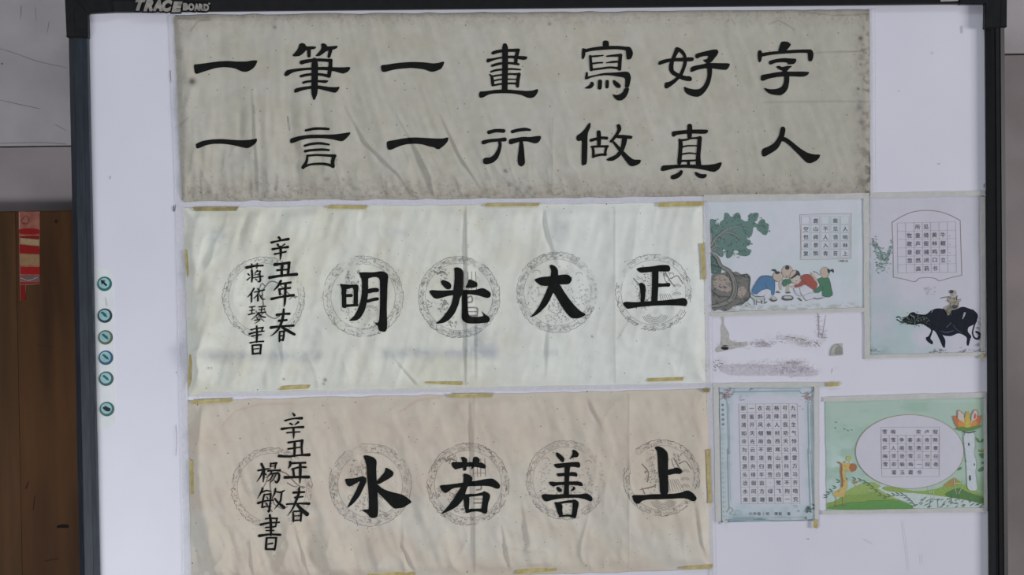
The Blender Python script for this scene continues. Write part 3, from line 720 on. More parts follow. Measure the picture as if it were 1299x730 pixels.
K8 = 8.1125
INK = {  # (sheet, left, top) of the measuring window, then the brush strokes in it
 'B1': [
 (240, 45, 'P 55,325 60,300 85,302 200,285 300,270 400,265 500,272 600,272 640,262 705,258 702,282 685,315 660,345 620,370 580,380 540,372 490,347 440,335 360,328 280,337 200,362 130,385 85,402 65,390'),
 (360, 45, 'P 162,95 190,80 225,92 235,118 300,115 342,120 325,142 285,150 240,150 215,180 170,217 110,222 92,208 130,170 155,130;S 262,150,40 264,215,34;P 385,92 410,83 440,95 450,118 500,115 558,108 552,135 510,152 450,160 400,198 370,217 325,217 350,190 385,150 392,120;S 482,160,40 468,220,32;S 188,282,42 250,268,38 350,256,32 490,262,34;S 485,262,38 482,330,42 468,420,40;P 10,395 28,365 80,352 180,340 300,332 400,326 500,330 600,332 687,326 684,352 655,382 610,397 570,385 520,372 440,362 350,360 250,360 150,372 90,388 45,418 22,424 10,412;S 182,423,28 240,410,28 320,402,26 400,408,28 465,422,32;S 206,490,24 250,478,24 330,472,20 430,478,30 458,470,8;P 110,572 118,550 200,533 300,520 360,516 440,530 520,538 582,530 562,572 535,596 490,585 430,570 360,552 280,552 200,568 140,590 112,594;S 320,250,36 322,300,66 322,400,66 320,550,66 318,610,56 316,655,22'),
 (470, 45, 'P 108,330 118,308 170,305 250,290 350,280 450,276 560,280 640,292 700,288 764,268 752,310 730,347 700,362 640,380 600,370 560,354 500,345 420,338 340,343 260,352 190,370 145,382 118,375'),
 (570, 45, 'S 572,108,46 574,140,60 574,300,60 570,560,58;S 450,185,34 490,172,34 560,160,30 620,158,32 710,155,34;S 708,155,34 690,220,38 682,290,36;P 382,265 390,240 420,243 540,222 620,210 720,213 806,220 795,250 760,257 690,242 600,238 540,240 460,258 400,284 386,280;S 442,315,26 500,298,28 570,288,22 640,290,24 712,300,24;S 430,378,18 480,362,22 570,352,20 650,350,20 730,355,16;S 416,404,10 436,430,26 446,480,34 446,515,26;S 440,425,20 520,412,18 620,402,18 720,402,26;S 718,402,34 706,460,36 702,525,32;S 450,472,16 540,455,16 690,455,12;S 450,518,20 540,502,20 640,497,20 700,500,22;P 306,600 316,580 380,578 480,562 600,560 700,568 800,575 860,570 914,552 910,590 882,632 840,649 800,642 740,614 650,600 550,598 450,602 400,614 350,642 318,647 306,630'),
 (690, 45, 'P 603,62 635,52 668,64 668,150 608,150;P 395,132 428,140 424,165 426,200 412,242 393,250 386,220 390,165;S 405,166,32 500,145,34 620,132,38 750,128,36 850,138,38;P 820,118 880,118 905,150 916,190 897,247 850,254 845,200 840,160;S 476,218,28 482,290,30 487,355,34;S 470,220,16 540,216,20 608,209,12;S 490,294,18 550,286,18 602,283,16;S 645,218,16 700,212,22 790,207,32;S 785,208,38 780,280,36 776,348,38;S 640,285,8 700,277,22 770,272,20;S 485,357,20 580,345,22 680,333,22 780,342,26;P 432,378 452,383 452,418 440,440 420,464 424,420;P 425,430 520,412 620,388 720,385 855,373 880,390 895,433 887,480 872,542 830,542 835,480 832,440 780,428 680,414 600,414 500,430 430,462;P 828,543 877,543 867,590 840,642 800,672 760,674 725,650 700,604 740,618 780,610 810,585;P 485,475 512,488 514,520 480,552 412,550 440,530 470,510;S 576,478,44 572,540,42;S 650,478,36 648,532,34;P 705,468 720,460 745,475 790,512 788,544 750,544 715,508'),
 (800, 45, 'P 458,128 480,120 512,143 475,200 447,260 437,310 439,358 455,375 500,400 560,422 610,422 630,445 622,474 580,474 520,457 460,427 410,397 388,350 393,300 418,235 443,170;P 480,122 520,140 557,178 573,220 577,290 557,350 532,412 490,458 430,513 370,552 346,542 348,488 400,480 448,450 498,400 528,330 543,270 538,215 515,185 490,165;P 281,292 288,270 350,248 450,235 560,230 642,226 650,250 632,270 540,272 450,270 380,280 300,307 283,304;P 660,195 760,168 850,148 887,148 903,175 882,212 852,247 828,282 765,284 738,250 780,252 800,210 720,222 680,243 663,232;P 612,338 640,318 740,300 800,285 900,288 1025,288 1007,332 985,357 940,357 860,345 780,340 700,352 620,382 612,378;P 768,280 822,280 837,360 830,430 812,500 772,572 730,617 690,637 640,632 580,607 550,577 543,526 580,545 650,560 708,555 748,520 778,460 788,400 783,330'),
 (920, 45, 'P 573,64 640,66 675,95 657,122 622,162 538,167 553,120;P 342,156 362,156 380,185 374,225 364,270 350,282 336,270 328,210 332,173;S 350,208,38 450,190,34 560,178,32 700,168,34 800,165,34 870,168,42;P 840,148 880,146 902,175 902,220 887,268 858,272 846,250 845,200;P 443,292 448,265 520,245 600,235 680,240 725,243 727,268 705,297 660,302 632,300 645,285 600,278 520,282 460,307;P 516,325 550,313 580,330 640,315 690,316 652,345 628,375 628,398 588,398 585,365 545,352;P 360,440 368,410 430,400 560,376 700,375 864,376 845,410 800,430 700,424 560,427 450,445 385,472 363,465;P 603,395 655,398 654,480 640,550 612,590 570,620 530,620 460,607 420,582 388,538 450,558 530,555 578,530 600,480'),
 (240, 150, 'P 76,268 150,236 250,220 350,216 450,225 560,230 640,225 707,210 702,252 650,292 605,314 550,302 450,277 350,265 250,267 180,282 92,320 82,300'),
 (330, 150, 'S 474,128,24 560,112,28 650,110,28 708,115,24;P 308,228 318,208 400,188 500,173 620,172 760,172 850,160 928,146 932,160 916,182 880,222 850,242 800,234 740,218 640,208 500,210 400,234 330,260 310,255;S 464,286,24 530,268,26 620,262,26 712,275,20;S 468,343,28 530,332,26 640,326,26 712,332,22;S 488,390,24 580,382,22 680,386,24 775,392,32;S 490,392,24 480,450,30 445,508,38;S 765,395,38 750,450,38 756,500,34;S 445,508,26 520,480,22 620,472,26 700,480,28 760,502,26'),
 (470, 150, 'P 170,250 188,238 250,228 350,208 450,200 560,205 680,212 750,212 805,196 797,242 760,282 710,322 680,320 660,302 600,292 540,272 460,265 370,270 300,290 220,327 185,330 173,300'),
 (570, 150, 'S 408,148,38 480,132,36 558,134,40;S 352,252,42 420,235,36 500,228,34 570,222,42;P 500,243 537,243 540,290 527,350 497,422 450,462 380,480 348,467 346,425 370,408 420,408 460,380 495,320 507,280;S 650,142,34 700,128,34 780,118,34 830,124,22;P 612,245 618,216 700,205 760,193 830,198 942,180 942,217 917,252 885,264 840,252 800,240 720,245 670,262 630,274 613,262;P 722,238 757,238 770,330 774,400 780,472 742,504 708,482 700,420 712,330'),
 (690, 150, 'P 458,55 478,46 478,95 452,150 447,200 447,300 442,467 420,484 386,490 385,400 388,300 390,228 355,242 330,220 335,183 380,155 420,112;S 484,230,32 540,215,30 600,205,30 645,208,32;S 562,148,42 565,200,44 565,270,38;S 490,297,22 560,293,24 655,292,24;S 500,297,26 508,350,28 506,400,28;S 645,292,28 632,340,26 628,380,26;S 505,397,24 570,380,26 635,376,26;P 743,75 765,60 787,75 797,120 772,160 745,200 712,240 690,257 670,242 700,210 735,160 755,120;P 760,173 830,175 914,186 902,217 850,215 770,210 740,205;P 800,203 857,208 847,260 827,320 800,372 760,412 710,442 660,442 638,428 670,408 730,385 770,340 793,280;P 690,235 720,238 770,290 822,345 872,395 920,430 1000,428 987,467 950,487 910,499 878,490 838,440 788,370 738,300'),
 (800, 150, 'S 605,84,50 605,130,52 603,195,44;P 421,138 500,130 600,120 798,118 786,157 750,165 640,160 540,165 470,175 440,197 422,182;S 502,222,22 512,260,42 508,350,42 498,458,44;S 708,208,44 700,300,44 692,400,46 695,490,58;S 500,232,24 580,222,20 620,210,18 700,205,24;S 520,302,16 580,287,16 680,285,14;S 520,374,18 600,362,16 680,370,14;S 510,442,24 600,440,22 690,435,18;S 592,455,30 592,485,30;P 306,527 322,488 400,485 520,478 650,480 780,485 860,475 932,452 932,480 907,527 860,557 820,550 760,535 650,518 540,512 440,520 350,544 315,547;P 512,533 537,545 527,582 490,617 440,634 410,627 410,593 450,580 490,560;P 653,553 680,558 720,578 784,578 772,612 740,624 700,617 663,590'),
 (920, 150, 'P 566,100 585,86 608,96 617,120 602,195 577,242 547,302 510,337 450,372 400,400 376,390 368,350 383,315 440,295 490,265 525,225 550,180;P 570,205 600,193 640,210 700,258 760,308 830,353 900,375 975,376 962,412 930,442 870,469 830,457 788,415 718,345 648,275 600,240 575,240'),
 ],
 'B2': [
 (400, 335, 'P 250,203 300,212 328,225 322,300 322,400 327,452 300,456 275,442 275,350 272,250;P 285,208 360,214 430,210 452,225 442,300 442,432 393,432 399,340 398,248 370,248 325,262 300,250;S 300,432,36 370,427,26 430,422,32;S 322,326,32 374,325,32;P 450,83 500,90 560,95 547,150 547,300 532,400 512,480 470,552 425,584 340,588 400,540 438,470 468,380 483,280 483,160 463,120;P 465,83 600,88 690,73 737,93 754,120 747,200 742,350 740,500 744,650 732,692 705,700 658,687 648,640 605,602 658,607 668,450 668,250 665,155 640,135 600,135 540,152 500,140;P 540,255 640,243 660,265 652,290 600,292 560,304 540,300;S 542,384,32 600,367,32 640,360,34'),
 (510, 335, 'P 536,40 570,33 612,48 632,80 630,200 627,270 645,290 600,340 582,420 542,512 490,572 435,607 338,618 400,570 458,500 508,420 528,330 528,270 540,180 541,90;P 398,175 430,163 492,190 512,220 502,257 465,264 433,237 408,207;P 690,153 740,173 777,195 777,232 740,247 645,247 668,215;P 280,285 300,266 400,275 520,270 640,268 760,268 820,248 850,253 902,285 917,310 907,342 880,352 840,342 790,325 700,312 560,315 470,330 400,352 350,360 318,340;P 615,300 672,300 674,420 682,510 700,540 780,545 845,537 816,480 850,515 897,545 907,570 892,602 805,612 700,614 650,602 613,570 616,450'),
 (640, 325, 'P 460,100 480,86 520,103 550,140 552,220 547,290 502,372 467,452 430,512 370,572 320,612 258,634 310,580 358,510 398,430 438,340 468,240 480,150;P 303,240 380,215 480,208 600,190 652,190 687,220 692,250 662,292 580,292 430,310 370,302 328,270;P 480,290 570,290 602,350 662,440 722,510 780,568 841,600 800,627 760,642 690,642 638,590 588,520 538,430 500,372 480,350'),
 (750, 325, 'P 462,130 500,116 620,108 700,93 792,90 812,125 802,162 700,158 600,165 510,174 478,155;S 655,155,68 652,300,66 645,465,66;S 680,300,42 740,298,34 790,295,42;P 488,285 515,270 552,300 557,340 547,475 500,477 505,380 496,310;P 322,485 350,468 450,475 600,465 750,455 880,440 950,428 982,450 988,485 972,517 920,510 800,505 650,510 500,522 400,540 370,544 343,520'),
 (260, 290, 'S 768,92,24 785,112,22;S 694,145,26 760,130,18 868,110,30;S 758,166,24 770,185,18;S 830,162,16 802,184,10;S 704,214,26 780,202,18 862,192,28;S 724,264,20 780,254,16 842,240,20;S 788,190,26 790,260,26 786,318,12'),
 (260, 290, 'S 729,372,36 790,365,26 878,352,28;S 877,352,28 870,410,28 862,470,26;S 805,380,30 800,430,28 800,490,26;S 755,430,24 800,426,20 860,422,18;S 670,506,32 780,488,26 880,478,28 952,472,34'),
 (260, 290, 'S 790,540,26 760,592,24 718,636,10;S 780,572,24 840,563,22 888,556,24;S 774,626,22 830,616,20 883,612,22;S 776,626,26 780,680,20;S 694,725,30 780,706,22 918,686,28;S 836,570,26 832,700,26 827,770,22 820,804,8'),
 (260, 370, 'S 818,180,20 815,230,26 800,300,28 770,372,24 720,430,16 676,460,4;S 750,240,30 810,230,22 876,228,26;S 768,300,26 848,292,22;S 688,370,32 780,358,22 918,350,24;S 800,365,24 860,402,32 928,440,26;S 775,415,20 773,470,22 772,512,18;S 775,412,16 825,408,22;S 822,410,20 818,460,22 812,500,20;S 775,456,14 815,452,12;S 775,500,16 812,494,16'),
 (260, 290, 'S 440,402,32 520,386,22 602,382,20;S 490,366,14 488,412,12;S 546,362,14 540,408,12;S 490,430,20 492,500,20 488,550,14;S 452,466,14 465,482,12;S 444,530,14 470,506,10;S 545,432,14 518,468,8;S 530,446,10 575,440,14 548,482,10;S 512,482,8 540,472,8;S 502,508,12 600,492,16;S 568,455,14 572,540,20 548,548,10;S 525,520,10 540,532,12'),
 (260, 290, 'S 510,617,18 480,668,16 447,706,8;S 486,670,18 484,755,16;S 548,620,16 562,634,14;S 512,656,12 560,646,14 616,632,16;S 566,650,14 540,690,12 505,722,6;S 548,690,16 550,742,22;S 566,682,12 595,726,14 622,728,10;S 600,682,10 576,702,8'),
 (260, 370, 'S 466,160,12 520,153,12;S 468,196,10 515,189,10;S 458,237,14 520,222,12;S 492,158,12 490,230,12;S 558,158,12 628,151,14;S 562,186,10 618,181,10;S 552,220,12 632,211,14;S 592,155,12 586,214,12;S 558,218,14 530,252,12 482,292,4;S 562,228,14 592,256,16 630,264,14;S 540,266,14 548,276,12;S 520,296,10 572,286,14 555,306,10 522,328,5'),
 (260, 370, 'S 540,354,16 543,430,22 538,518,20;S 482,392,16 540,379,14 605,370,18;S 602,372,16 590,405,14;S 467,435,20 540,416,16 615,406,14;S 492,457,14 585,442,14;S 475,526,18 540,516,14 608,512,18;S 495,552,18 498,600,20 500,642,20;S 495,552,16 585,547,20;S 585,547,20 580,595,20 577,638,20;S 505,592,10 560,586,12;S 500,640,20 580,632,18'),
 ],
 'B3': [
 (400, 570, 'P 494,62 530,58 602,78 637,115 630,200 634,300 642,430 647,550 650,670 632,700 590,707 558,692 538,660 476,625 530,616 553,620 552,500 543,380 533,250 528,150;P 306,302 400,298 480,278 490,272 527,295 527,340 492,412 452,492 390,562 326,610 358,540 408,450 468,322 430,345 360,387 328,370 313,335;P 725,183 770,203 810,235 802,272 760,302 650,362 628,330 680,275 720,225;P 628,340 650,365 700,405 780,436 880,458 940,490 1000,542 950,572 905,602 820,612 778,575 728,520 650,445 625,425'),
 (520, 570, 'P 426,140 450,126 530,130 650,133 740,133 784,165 777,197 740,192 680,177 590,177 500,197 470,207 438,175;P 522,78 560,76 594,100 587,150 582,217 546,219 548,150 533,105;P 652,76 690,73 722,100 717,135 660,180 628,214 640,150;P 302,365 400,360 520,343 650,325 750,308 850,293 902,330 932,370 922,402 890,404 840,380 760,370 640,377 520,387 440,397 400,432 365,450 328,420;P 548,243 600,253 648,290 637,330 592,390 577,430 562,492 520,552 470,597 400,632 312,670 378,600 448,510 508,410 546,360 553,300;P 540,438 612,480 614,540 607,630 580,652 563,602 553,520;S 590,475,34 680,465,26 770,452,36;P 745,438 765,423 822,455 827,490 802,560 797,657 765,662 728,640 743,560 753,480;S 590,635,38 680,620,30 770,630,42'),
 (640, 570, 'P 527,28 560,38 617,90 612,122 595,137 553,95 528,60;P 693,3 730,6 767,45 752,80 705,82 662,108 688,65 698,40;P 503,150 600,140 720,128 767,128 780,160 772,190 720,177 600,187 545,194 518,180;S 645,165,58 640,300,48 635,460,54;P 533,245 620,240 720,230 747,245 750,282 700,272 600,274 555,280 538,265;P 453,328 540,338 640,330 740,326 792,335 807,365 797,380 740,367 620,364 540,372 500,384 463,360;P 533,388 555,383 592,415 587,440 560,440 538,415;P 710,375 732,400 715,420 672,434 695,405;P 376,475 400,456 500,465 640,460 760,465 850,448 902,490 904,522 880,537 830,512 740,497 600,502 500,517 430,537 398,520;P 508,537 560,545 597,570 592,620 602,682 570,697 543,650 523,580;S 550,552,20 640,540,26 720,532,32;P 700,523 725,513 767,545 752,610 737,702 710,710 688,680 698,600;S 570,686,24 650,681,20 710,688,32'),
 (760, 560, 'P 566,60 600,46 652,63 707,115 707,250 707,400 712,545 623,548 618,420 603,280 598,160 593,100;P 700,290 760,280 800,266 847,290 852,320 830,337 780,332 700,350;P 330,546 450,550 550,540 700,540 830,530 910,500 962,530 1004,580 987,614 960,617 900,587 820,582 650,594 500,594 440,607 400,642 368,632 348,600'),
 (270, 515, 'S 828,72,14 845,94,26;S 750,150,20 830,130,16 920,124,30;S 803,180,20 824,192,16;S 885,166,24 850,192,10;S 716,235,28 820,222,18 936,215,26;S 768,275,16 840,268,16 902,265,14;S 835,228,24 838,290,22 836,338,5'),
 (270, 515, 'S 784,375,24 860,362,18 928,354,22;S 925,354,30 920,420,24 925,498,20;S 848,382,28 848,450,26 845,515,22;S 782,440,20 850,430,16 920,420,14;S 688,514,30 780,518,24 900,505,20 996,500,34'),
 (270, 585, 'S 802,8,30 800,42,26 782,74,8;S 812,20,24 900,16,20 958,14,22;S 822,80,20 900,60,20 962,60,22;S 832,80,24 840,150,24;S 905,22,28 905,120,30 902,222,10;S 748,165,32 860,162,26 992,160,34'),
 (270, 585, 'S 896,270,18 890,330,26 865,400,26 830,480,18 778,558,4;S 838,320,26 948,315,20;S 852,370,20 932,362,18;S 768,440,20 880,432,18 996,434,28;S 880,450,28 930,502,38 976,540,44;S 832,522,16 836,570,22 838,612,20;S 840,512,16 920,507,20;S 918,507,22 915,560,22 912,612,18;S 850,558,12 905,555,12;S 840,606,16 910,600,16'),
 (270, 585, 'S 474,94,20 560,80,18 600,78,8;S 505,27,24 528,80,26 530,150,22 526,212,10;S 520,100,18 495,160,16 458,208,6;S 535,120,14 556,142,12;S 602,22,20 598,58,16;S 600,25,16 660,19,24;S 655,22,20 645,75,14;S 605,52,10 645,48,10;S 572,100,20 640,94,18 697,92,24;S 610,105,16 590,140,12 552,172,6;S 600,130,16 680,125,22 685,180,26 662,218,22 640,198,8;S 625,135,12 592,190,12 562,208,6;S 655,140,12 625,190,12 598,218,6'),
 (270, 585, 'S 520,277,24 500,322,20 463,384,6;S 507,320,18 560,300,18 602,310,12;S 535,342,20 520,400,20 507,478,20;S 535,345,16 600,335,20;S 600,337,22 595,430,20 580,518,24 565,508,8;S 466,435,26 540,410,18 626,400,16;S 512,478,18 560,466,14 600,468,14;S 560,366,12 570,386,14;S 555,430,12 565,450,12;S 650,282,20 640,330,20 616,380,8;S 650,310,16 700,318,18 742,300,14;S 715,320,20 702,400,20 680,440,18 638,494,4;S 642,382,16 672,422,22 736,472,34'),
 (270, 640, 'S 590,110,26 600,180,30 602,250,28 598,318,22;S 544,150,18 600,140,16 668,140,22;S 665,146,18 655,214,16;S 494,210,26 590,187,18 690,180,18;S 544,240,16 656,222,16;S 549,272,14 632,265,14;S 480,325,32 590,310,20 700,306,26;S 555,347,22 550,400,24 548,460,26;S 560,347,16 660,340,20;S 655,344,24 650,400,22 640,462,22;S 570,410,14 616,400,18;S 550,463,20 640,456,20'),
 ]}
for key, sh, root in (('B1', S1, B1), ('B2', S2, B2), ('B3', S3, B3)):
    for ox, oy, s in INK[key]:
        marks('brush_character', parse(s, ox, oy, K8), sh, M['ink'], root, lift=0.0010, step=0.00001, L=2.6)

# faint round stamps behind the characters
def squig(cx, cy, r, a, ln, w, col, amp=1.2):
    pts = []; n = random.randint(3, 5); 
    for i in range(n):
        t = a + (i / (n - 1)) * ln / max(r, 1)
        rr = r + random.uniform(-amp, amp); pts.append((cx + rr * math.cos(t), cy + rr * math.sin(t), w * random.uniform(.6, 1.3)))
    return ('S', pts, col)
def ring(cx, cy, R, r, col, gaps=(), dens=1.0, tilt=0.0, dark=0.86):
    out = []
    c2_ = tuple(int(x * dark) for x in col)
    def ok(a): 
        a = a % (2 * math.pi)
        return not any(g0 <= a <= g1 for g0, g1 in gaps)
    N = 46
    for i in range(N):
        a = 2 * math.pi * i / N
        if not ok(a): continue
        out.append(squig(cx, cy, r, a, 2 * math.pi * r / N * .95, .42, col, .25))
        if random.random() < .9: out.append(squig(cx, cy, R, a, 2 * math.pi * R / N * .9, .55, c2_, .9))
    for i in range(int(150 * dens)):
        a = random.uniform(0, 2 * math.pi)
        if not ok(a): continue
        rr = random.uniform(r + 1.4, R - .6)
        if random.random() < .5: out.append(squig(cx, cy, rr, a, random.uniform(2, 6), .5, random.choice((col, c2_)), 1.2))
        else:
            x, y = cx + rr * math.cos(a), cy + rr * math.sin(a); q = random.uniform(0, 6.3); q2 = q + random.uniform(1, 2.4); s = random.uniform(1.0, 2.3)
            out.append(('S', [(x + s * math.cos(q), y + s * math.sin(q), .5), (x + s * .6 * math.cos((q + q2) / 2), y + s * .6 * math.sin((q + q2) / 2), .55), (x + s * math.cos(q2), y + s * math.sin(q2), .5)], random.choice((col, c2_))))
    return out
def cols(lst, c): return [(k, p, c) for k, p in lst]
def scrib(cx, cy, rx, ry, n, col, w=.5, s=3):
    out = []
    for _ in range(n):
        a = random.uniform(0, 6.283); q = math.sqrt(random.random()); x, y = cx + rx * q * math.cos(a), cy + ry * q * math.sin(a)
        d = random.uniform(0, 6.283); b = d + random.uniform(.6, 2.0)
        out.append(('S', [(x, y, w), (x + s * .5 * math.cos(d), y + s * .5 * math.sin(d), w), (x + s * .5 * math.cos(d) + s * .5 * math.cos(b), y + s * .5 * math.sin(d) + s * .5 * math.sin(b), w * .8)], col))
    return out
def dots(cx, cy, rx, ry, n, col, w=.9):
    return [('S', [(x, y, w), (x + .5, y + .3, w)], col) for x, y in ((cx + rx * math.sqrt(random.random()) * math.cos(a), cy + ry * random.random() * math.sin(a)) for a in [random.uniform(0, 6.283) for _ in range(n)])]
def wave(cx, cy, r0, n, a0, a1, col, gap=2.4):
    return [('S', [(cx + (r0 + i * gap) * math.cos(a0 + (a1 - a0) * t / 6), cy + (r0 + i * gap) * .8 * math.sin(a0 + (a1 - a0) * t / 6), .6) for t in range(7)], col) for i in range(n)]
def motif(kind, cx, cy, col):
    if kind == 'bird':
        return cols(parse('S -15,-48,4 -6,-54,5 6,-45,5 20,-60,5 40,-62,5 62,-50,5 92,-18,5 120,0,5;S 6,-45,5 -6,-20,6 -2,30,6;S -12,-50,4 -28,-10,4 -38,0,4;S 2,40,5 10,62,5 40,78,5 60,70,4;S 96,6,4 112,-6,4 126,-4,4;S -30,50,6 -16,72,7 0,88,6;S -16,72,5 -2,58,5;S 60,-20,5 80,-8,4 96,-6,4', cx, cy, 3), col)
    if kind == 'face':
        return wave(cx + 8, cy + 20, 8, 2, 3.4, 6.1, col) + scrib(cx - 12, cy - 18, 14, 16, 60, col, .5, 4) + scrib(cx - 12, cy + 24, 12, 10, 26, col, .5, 3) + wave(cx - 24, cy - 4, 4, 1, 1.8, 5.0, col) + wave(cx - 24, cy + 16, 4, 1, 1.8, 5.0, col) + scrib(cx + 12, cy + 36, 14, 5, 20, col, .5, 3) + scrib(cx, cy, 30, 28, 16, col)
    if kind == 'tower':
        o = [('S', [(cx + 6 + 5 * i, cy - 32, .9), (cx + 6 + 5 * i + (i % 2), cy - 10, .9)], col) for i in range(4)]
        o += [('S', [(cx + 5, cy - 14, .7), (cx + 22, cy - 14, .7)], col)]
        o += cols(parse('S 40,60,8 62,52,8 66,78,8 44,84,8;S 30,110,7 90,112,7 92,150,7;S 30,150,8 92,150,8;S 30,130,5 90,130,5;S -130,-78,6 -108,-66,7 -80,-70,6;S -110,-60,8 -90,-74,8 -70,-66,8', cx, cy - 14, 4), col)
        return o + scrib(cx - 20, cy - 30, 7, 8, 26, col, .6, 3) + scrib(cx - 20, cy + 14, 6, 12, 34, col, .7, 3) + scrib(cx - 10, cy + 32, 8, 5, 16, col, .6, 4) + scrib(cx - 38, cy + 10, 4, 6, 16, col, .5, 3)
    if kind == 'cloud':
        return scrib(cx, cy + 16, 12, 12, 60, col, .45, 3) + scrib(cx + 26, cy + 2, 14, 20, 26, col, .45, 4) + scrib(cx - 26, cy + 4, 12, 22, 26, col, .45, 4) + scrib(cx, cy + 34, 20, 5, 22, col, .45, 3) + wave(cx - 26, cy - 24, 5, 1, 3.4, 6.3, col) + wave(cx + 28, cy - 22, 4, 1, 3.4, 6.3, col) + scrib(cx, cy, 38, 34, 24, col, .45, 3)
    if kind == 'wing':
        o = wave(cx + 2, cy + 26, 8, 5, .3, 2.8, col, 2.2)
        for yy in (-10, 0, 9): o += wave(cx + 30, cy + yy + 4, 3.2, 2, 3.3, 6.0, col, 2.2)
        for i in range(6): o.append(('S', [(cx + 8 + 2.4 * i, cy + 2, .6), (cx + 11 + 3.6 * i, cy + 17, .6)], col))
        o += cols(parse('S -100,-70,5 -74,-40,6 -66,-20,5 -72,20,6;S -110,60,5 -40,44,7 -30,38,6;S -100,52,5 -86,80,6;S 60,-100,5 90,-50,6 110,-30,5;S 50,-96,4 60,-60,4 78,-40,4;S 90,-70,5 120,-84,5 140,-60,5 150,-44,5', cx, cy, 4), col)
        return o + dots(cx - 12, cy - 6, 11, 30, 110, col, .8) + scrib(cx + 18, cy - 24, 9, 8, 18, col, .6, 4)
GREY2, GREY3 = (160, 160, 157), (160, 150, 142)
PI = math.pi
RG2 = [(335.5, 378, 51.5, 44, 'bird', [(5.35, 5.95), (.9, 1.75)], .9), (461, 376, 51, 41, 'face', [(4.0, 4.5)], .9), (582.5, 377, 51.5, 42.5, 'tower', [(5.0, 5.2)], 1.1),
       (706.5, 371, 51, 42, 'cloud', [(5.25, 6.28), (0, .35)], 1.1), (828.5, 371, 48, 41, 'wing', [(3.35, 3.9), (.2, .5)], .8)]
RG3 = [(345.5, 619, 51, 44, 'bird', [(5.35, 5.95), (1.0, 1.9)], .9), (470, 615, 52, 41, 'face', [(4.0, 4.5)], .9), (594, 614, 51.5, 42.5, 'tower', [], 1.0),
       (718, 609, 50, 42, 'cloud', [(5.2, 6.28), (0, .5)], .8), (839, 606, 48, 41, 'wing', [(3.4, 3.9), (.2, .5)], .8)]
for lst, sh, root, col in ((RG2, S2, B2, GREY2), (RG3, S3, B3, GREY3)):
    for (cx, cy, R, r, kd, gaps, dn) in lst:
        dk = .78 if kd in ('bird', 'wing', 'tower') else .9
        c = tuple(int(x * (1 if kd != 'cloud' else 1.06)) for x in col)
        marks('round_stamp', ring(cx, cy, R, r, c, gaps, dn, dark=dk) + motif(kd, cx, cy, tuple(int(x * .92) for x in c)), sh, M['pencil'], root, lift=0.00018, step=0.0, label='faint grey round stamp')
# gold flecks of the paper, densest to the right
fl = []
for _ in range(120):
    u = 1100 - abs(random.gauss(0, 1)) * 130; v = random.uniform(18, 242)
    if u > 780: fl.append(('P', circ(u, v, random.uniform(.4, .85), random.uniform(.4, .8), 6), (228, 220, 170)))
marks('gold_flecks', fl, S1, M['flat'], B1, lift=0.0008, step=0.0)['kind'] = 'stuff'
#==TAPES==
# ------------------------------------------------------------------ tapes
def tape(name, quad, mat, label, y=-0.00195, th=0.0003, group=None, jag=0.4):
    """a strip of tape; long edges slightly uneven"""
    q = [np.array(p, float) for p in quad]; out = []
    for i in range(4):
        a, b = q[i], q[(i + 1) % 4]; L = np.hypot(*(b - a)); n = max(1, int(L / 14)) if L > 12 else 3
        for k_ in range(n):
            p = a + (b - a) * k_ / n
            if 0 < k_: p = p + np.array([random.uniform(-jag, jag), random.uniform(-jag, jag)])
            out.append(tuple(p))
    me = prism(name, out, y, y + th)
    o = bpy.data.objects.new(name, me); me.materials.append(M[mat]); link(o)
    b = W(*q[3], y); o.location = b; me.transform(Matrix.Translation(-Vector(b)))
    return tag(o, label, 'tape', group)

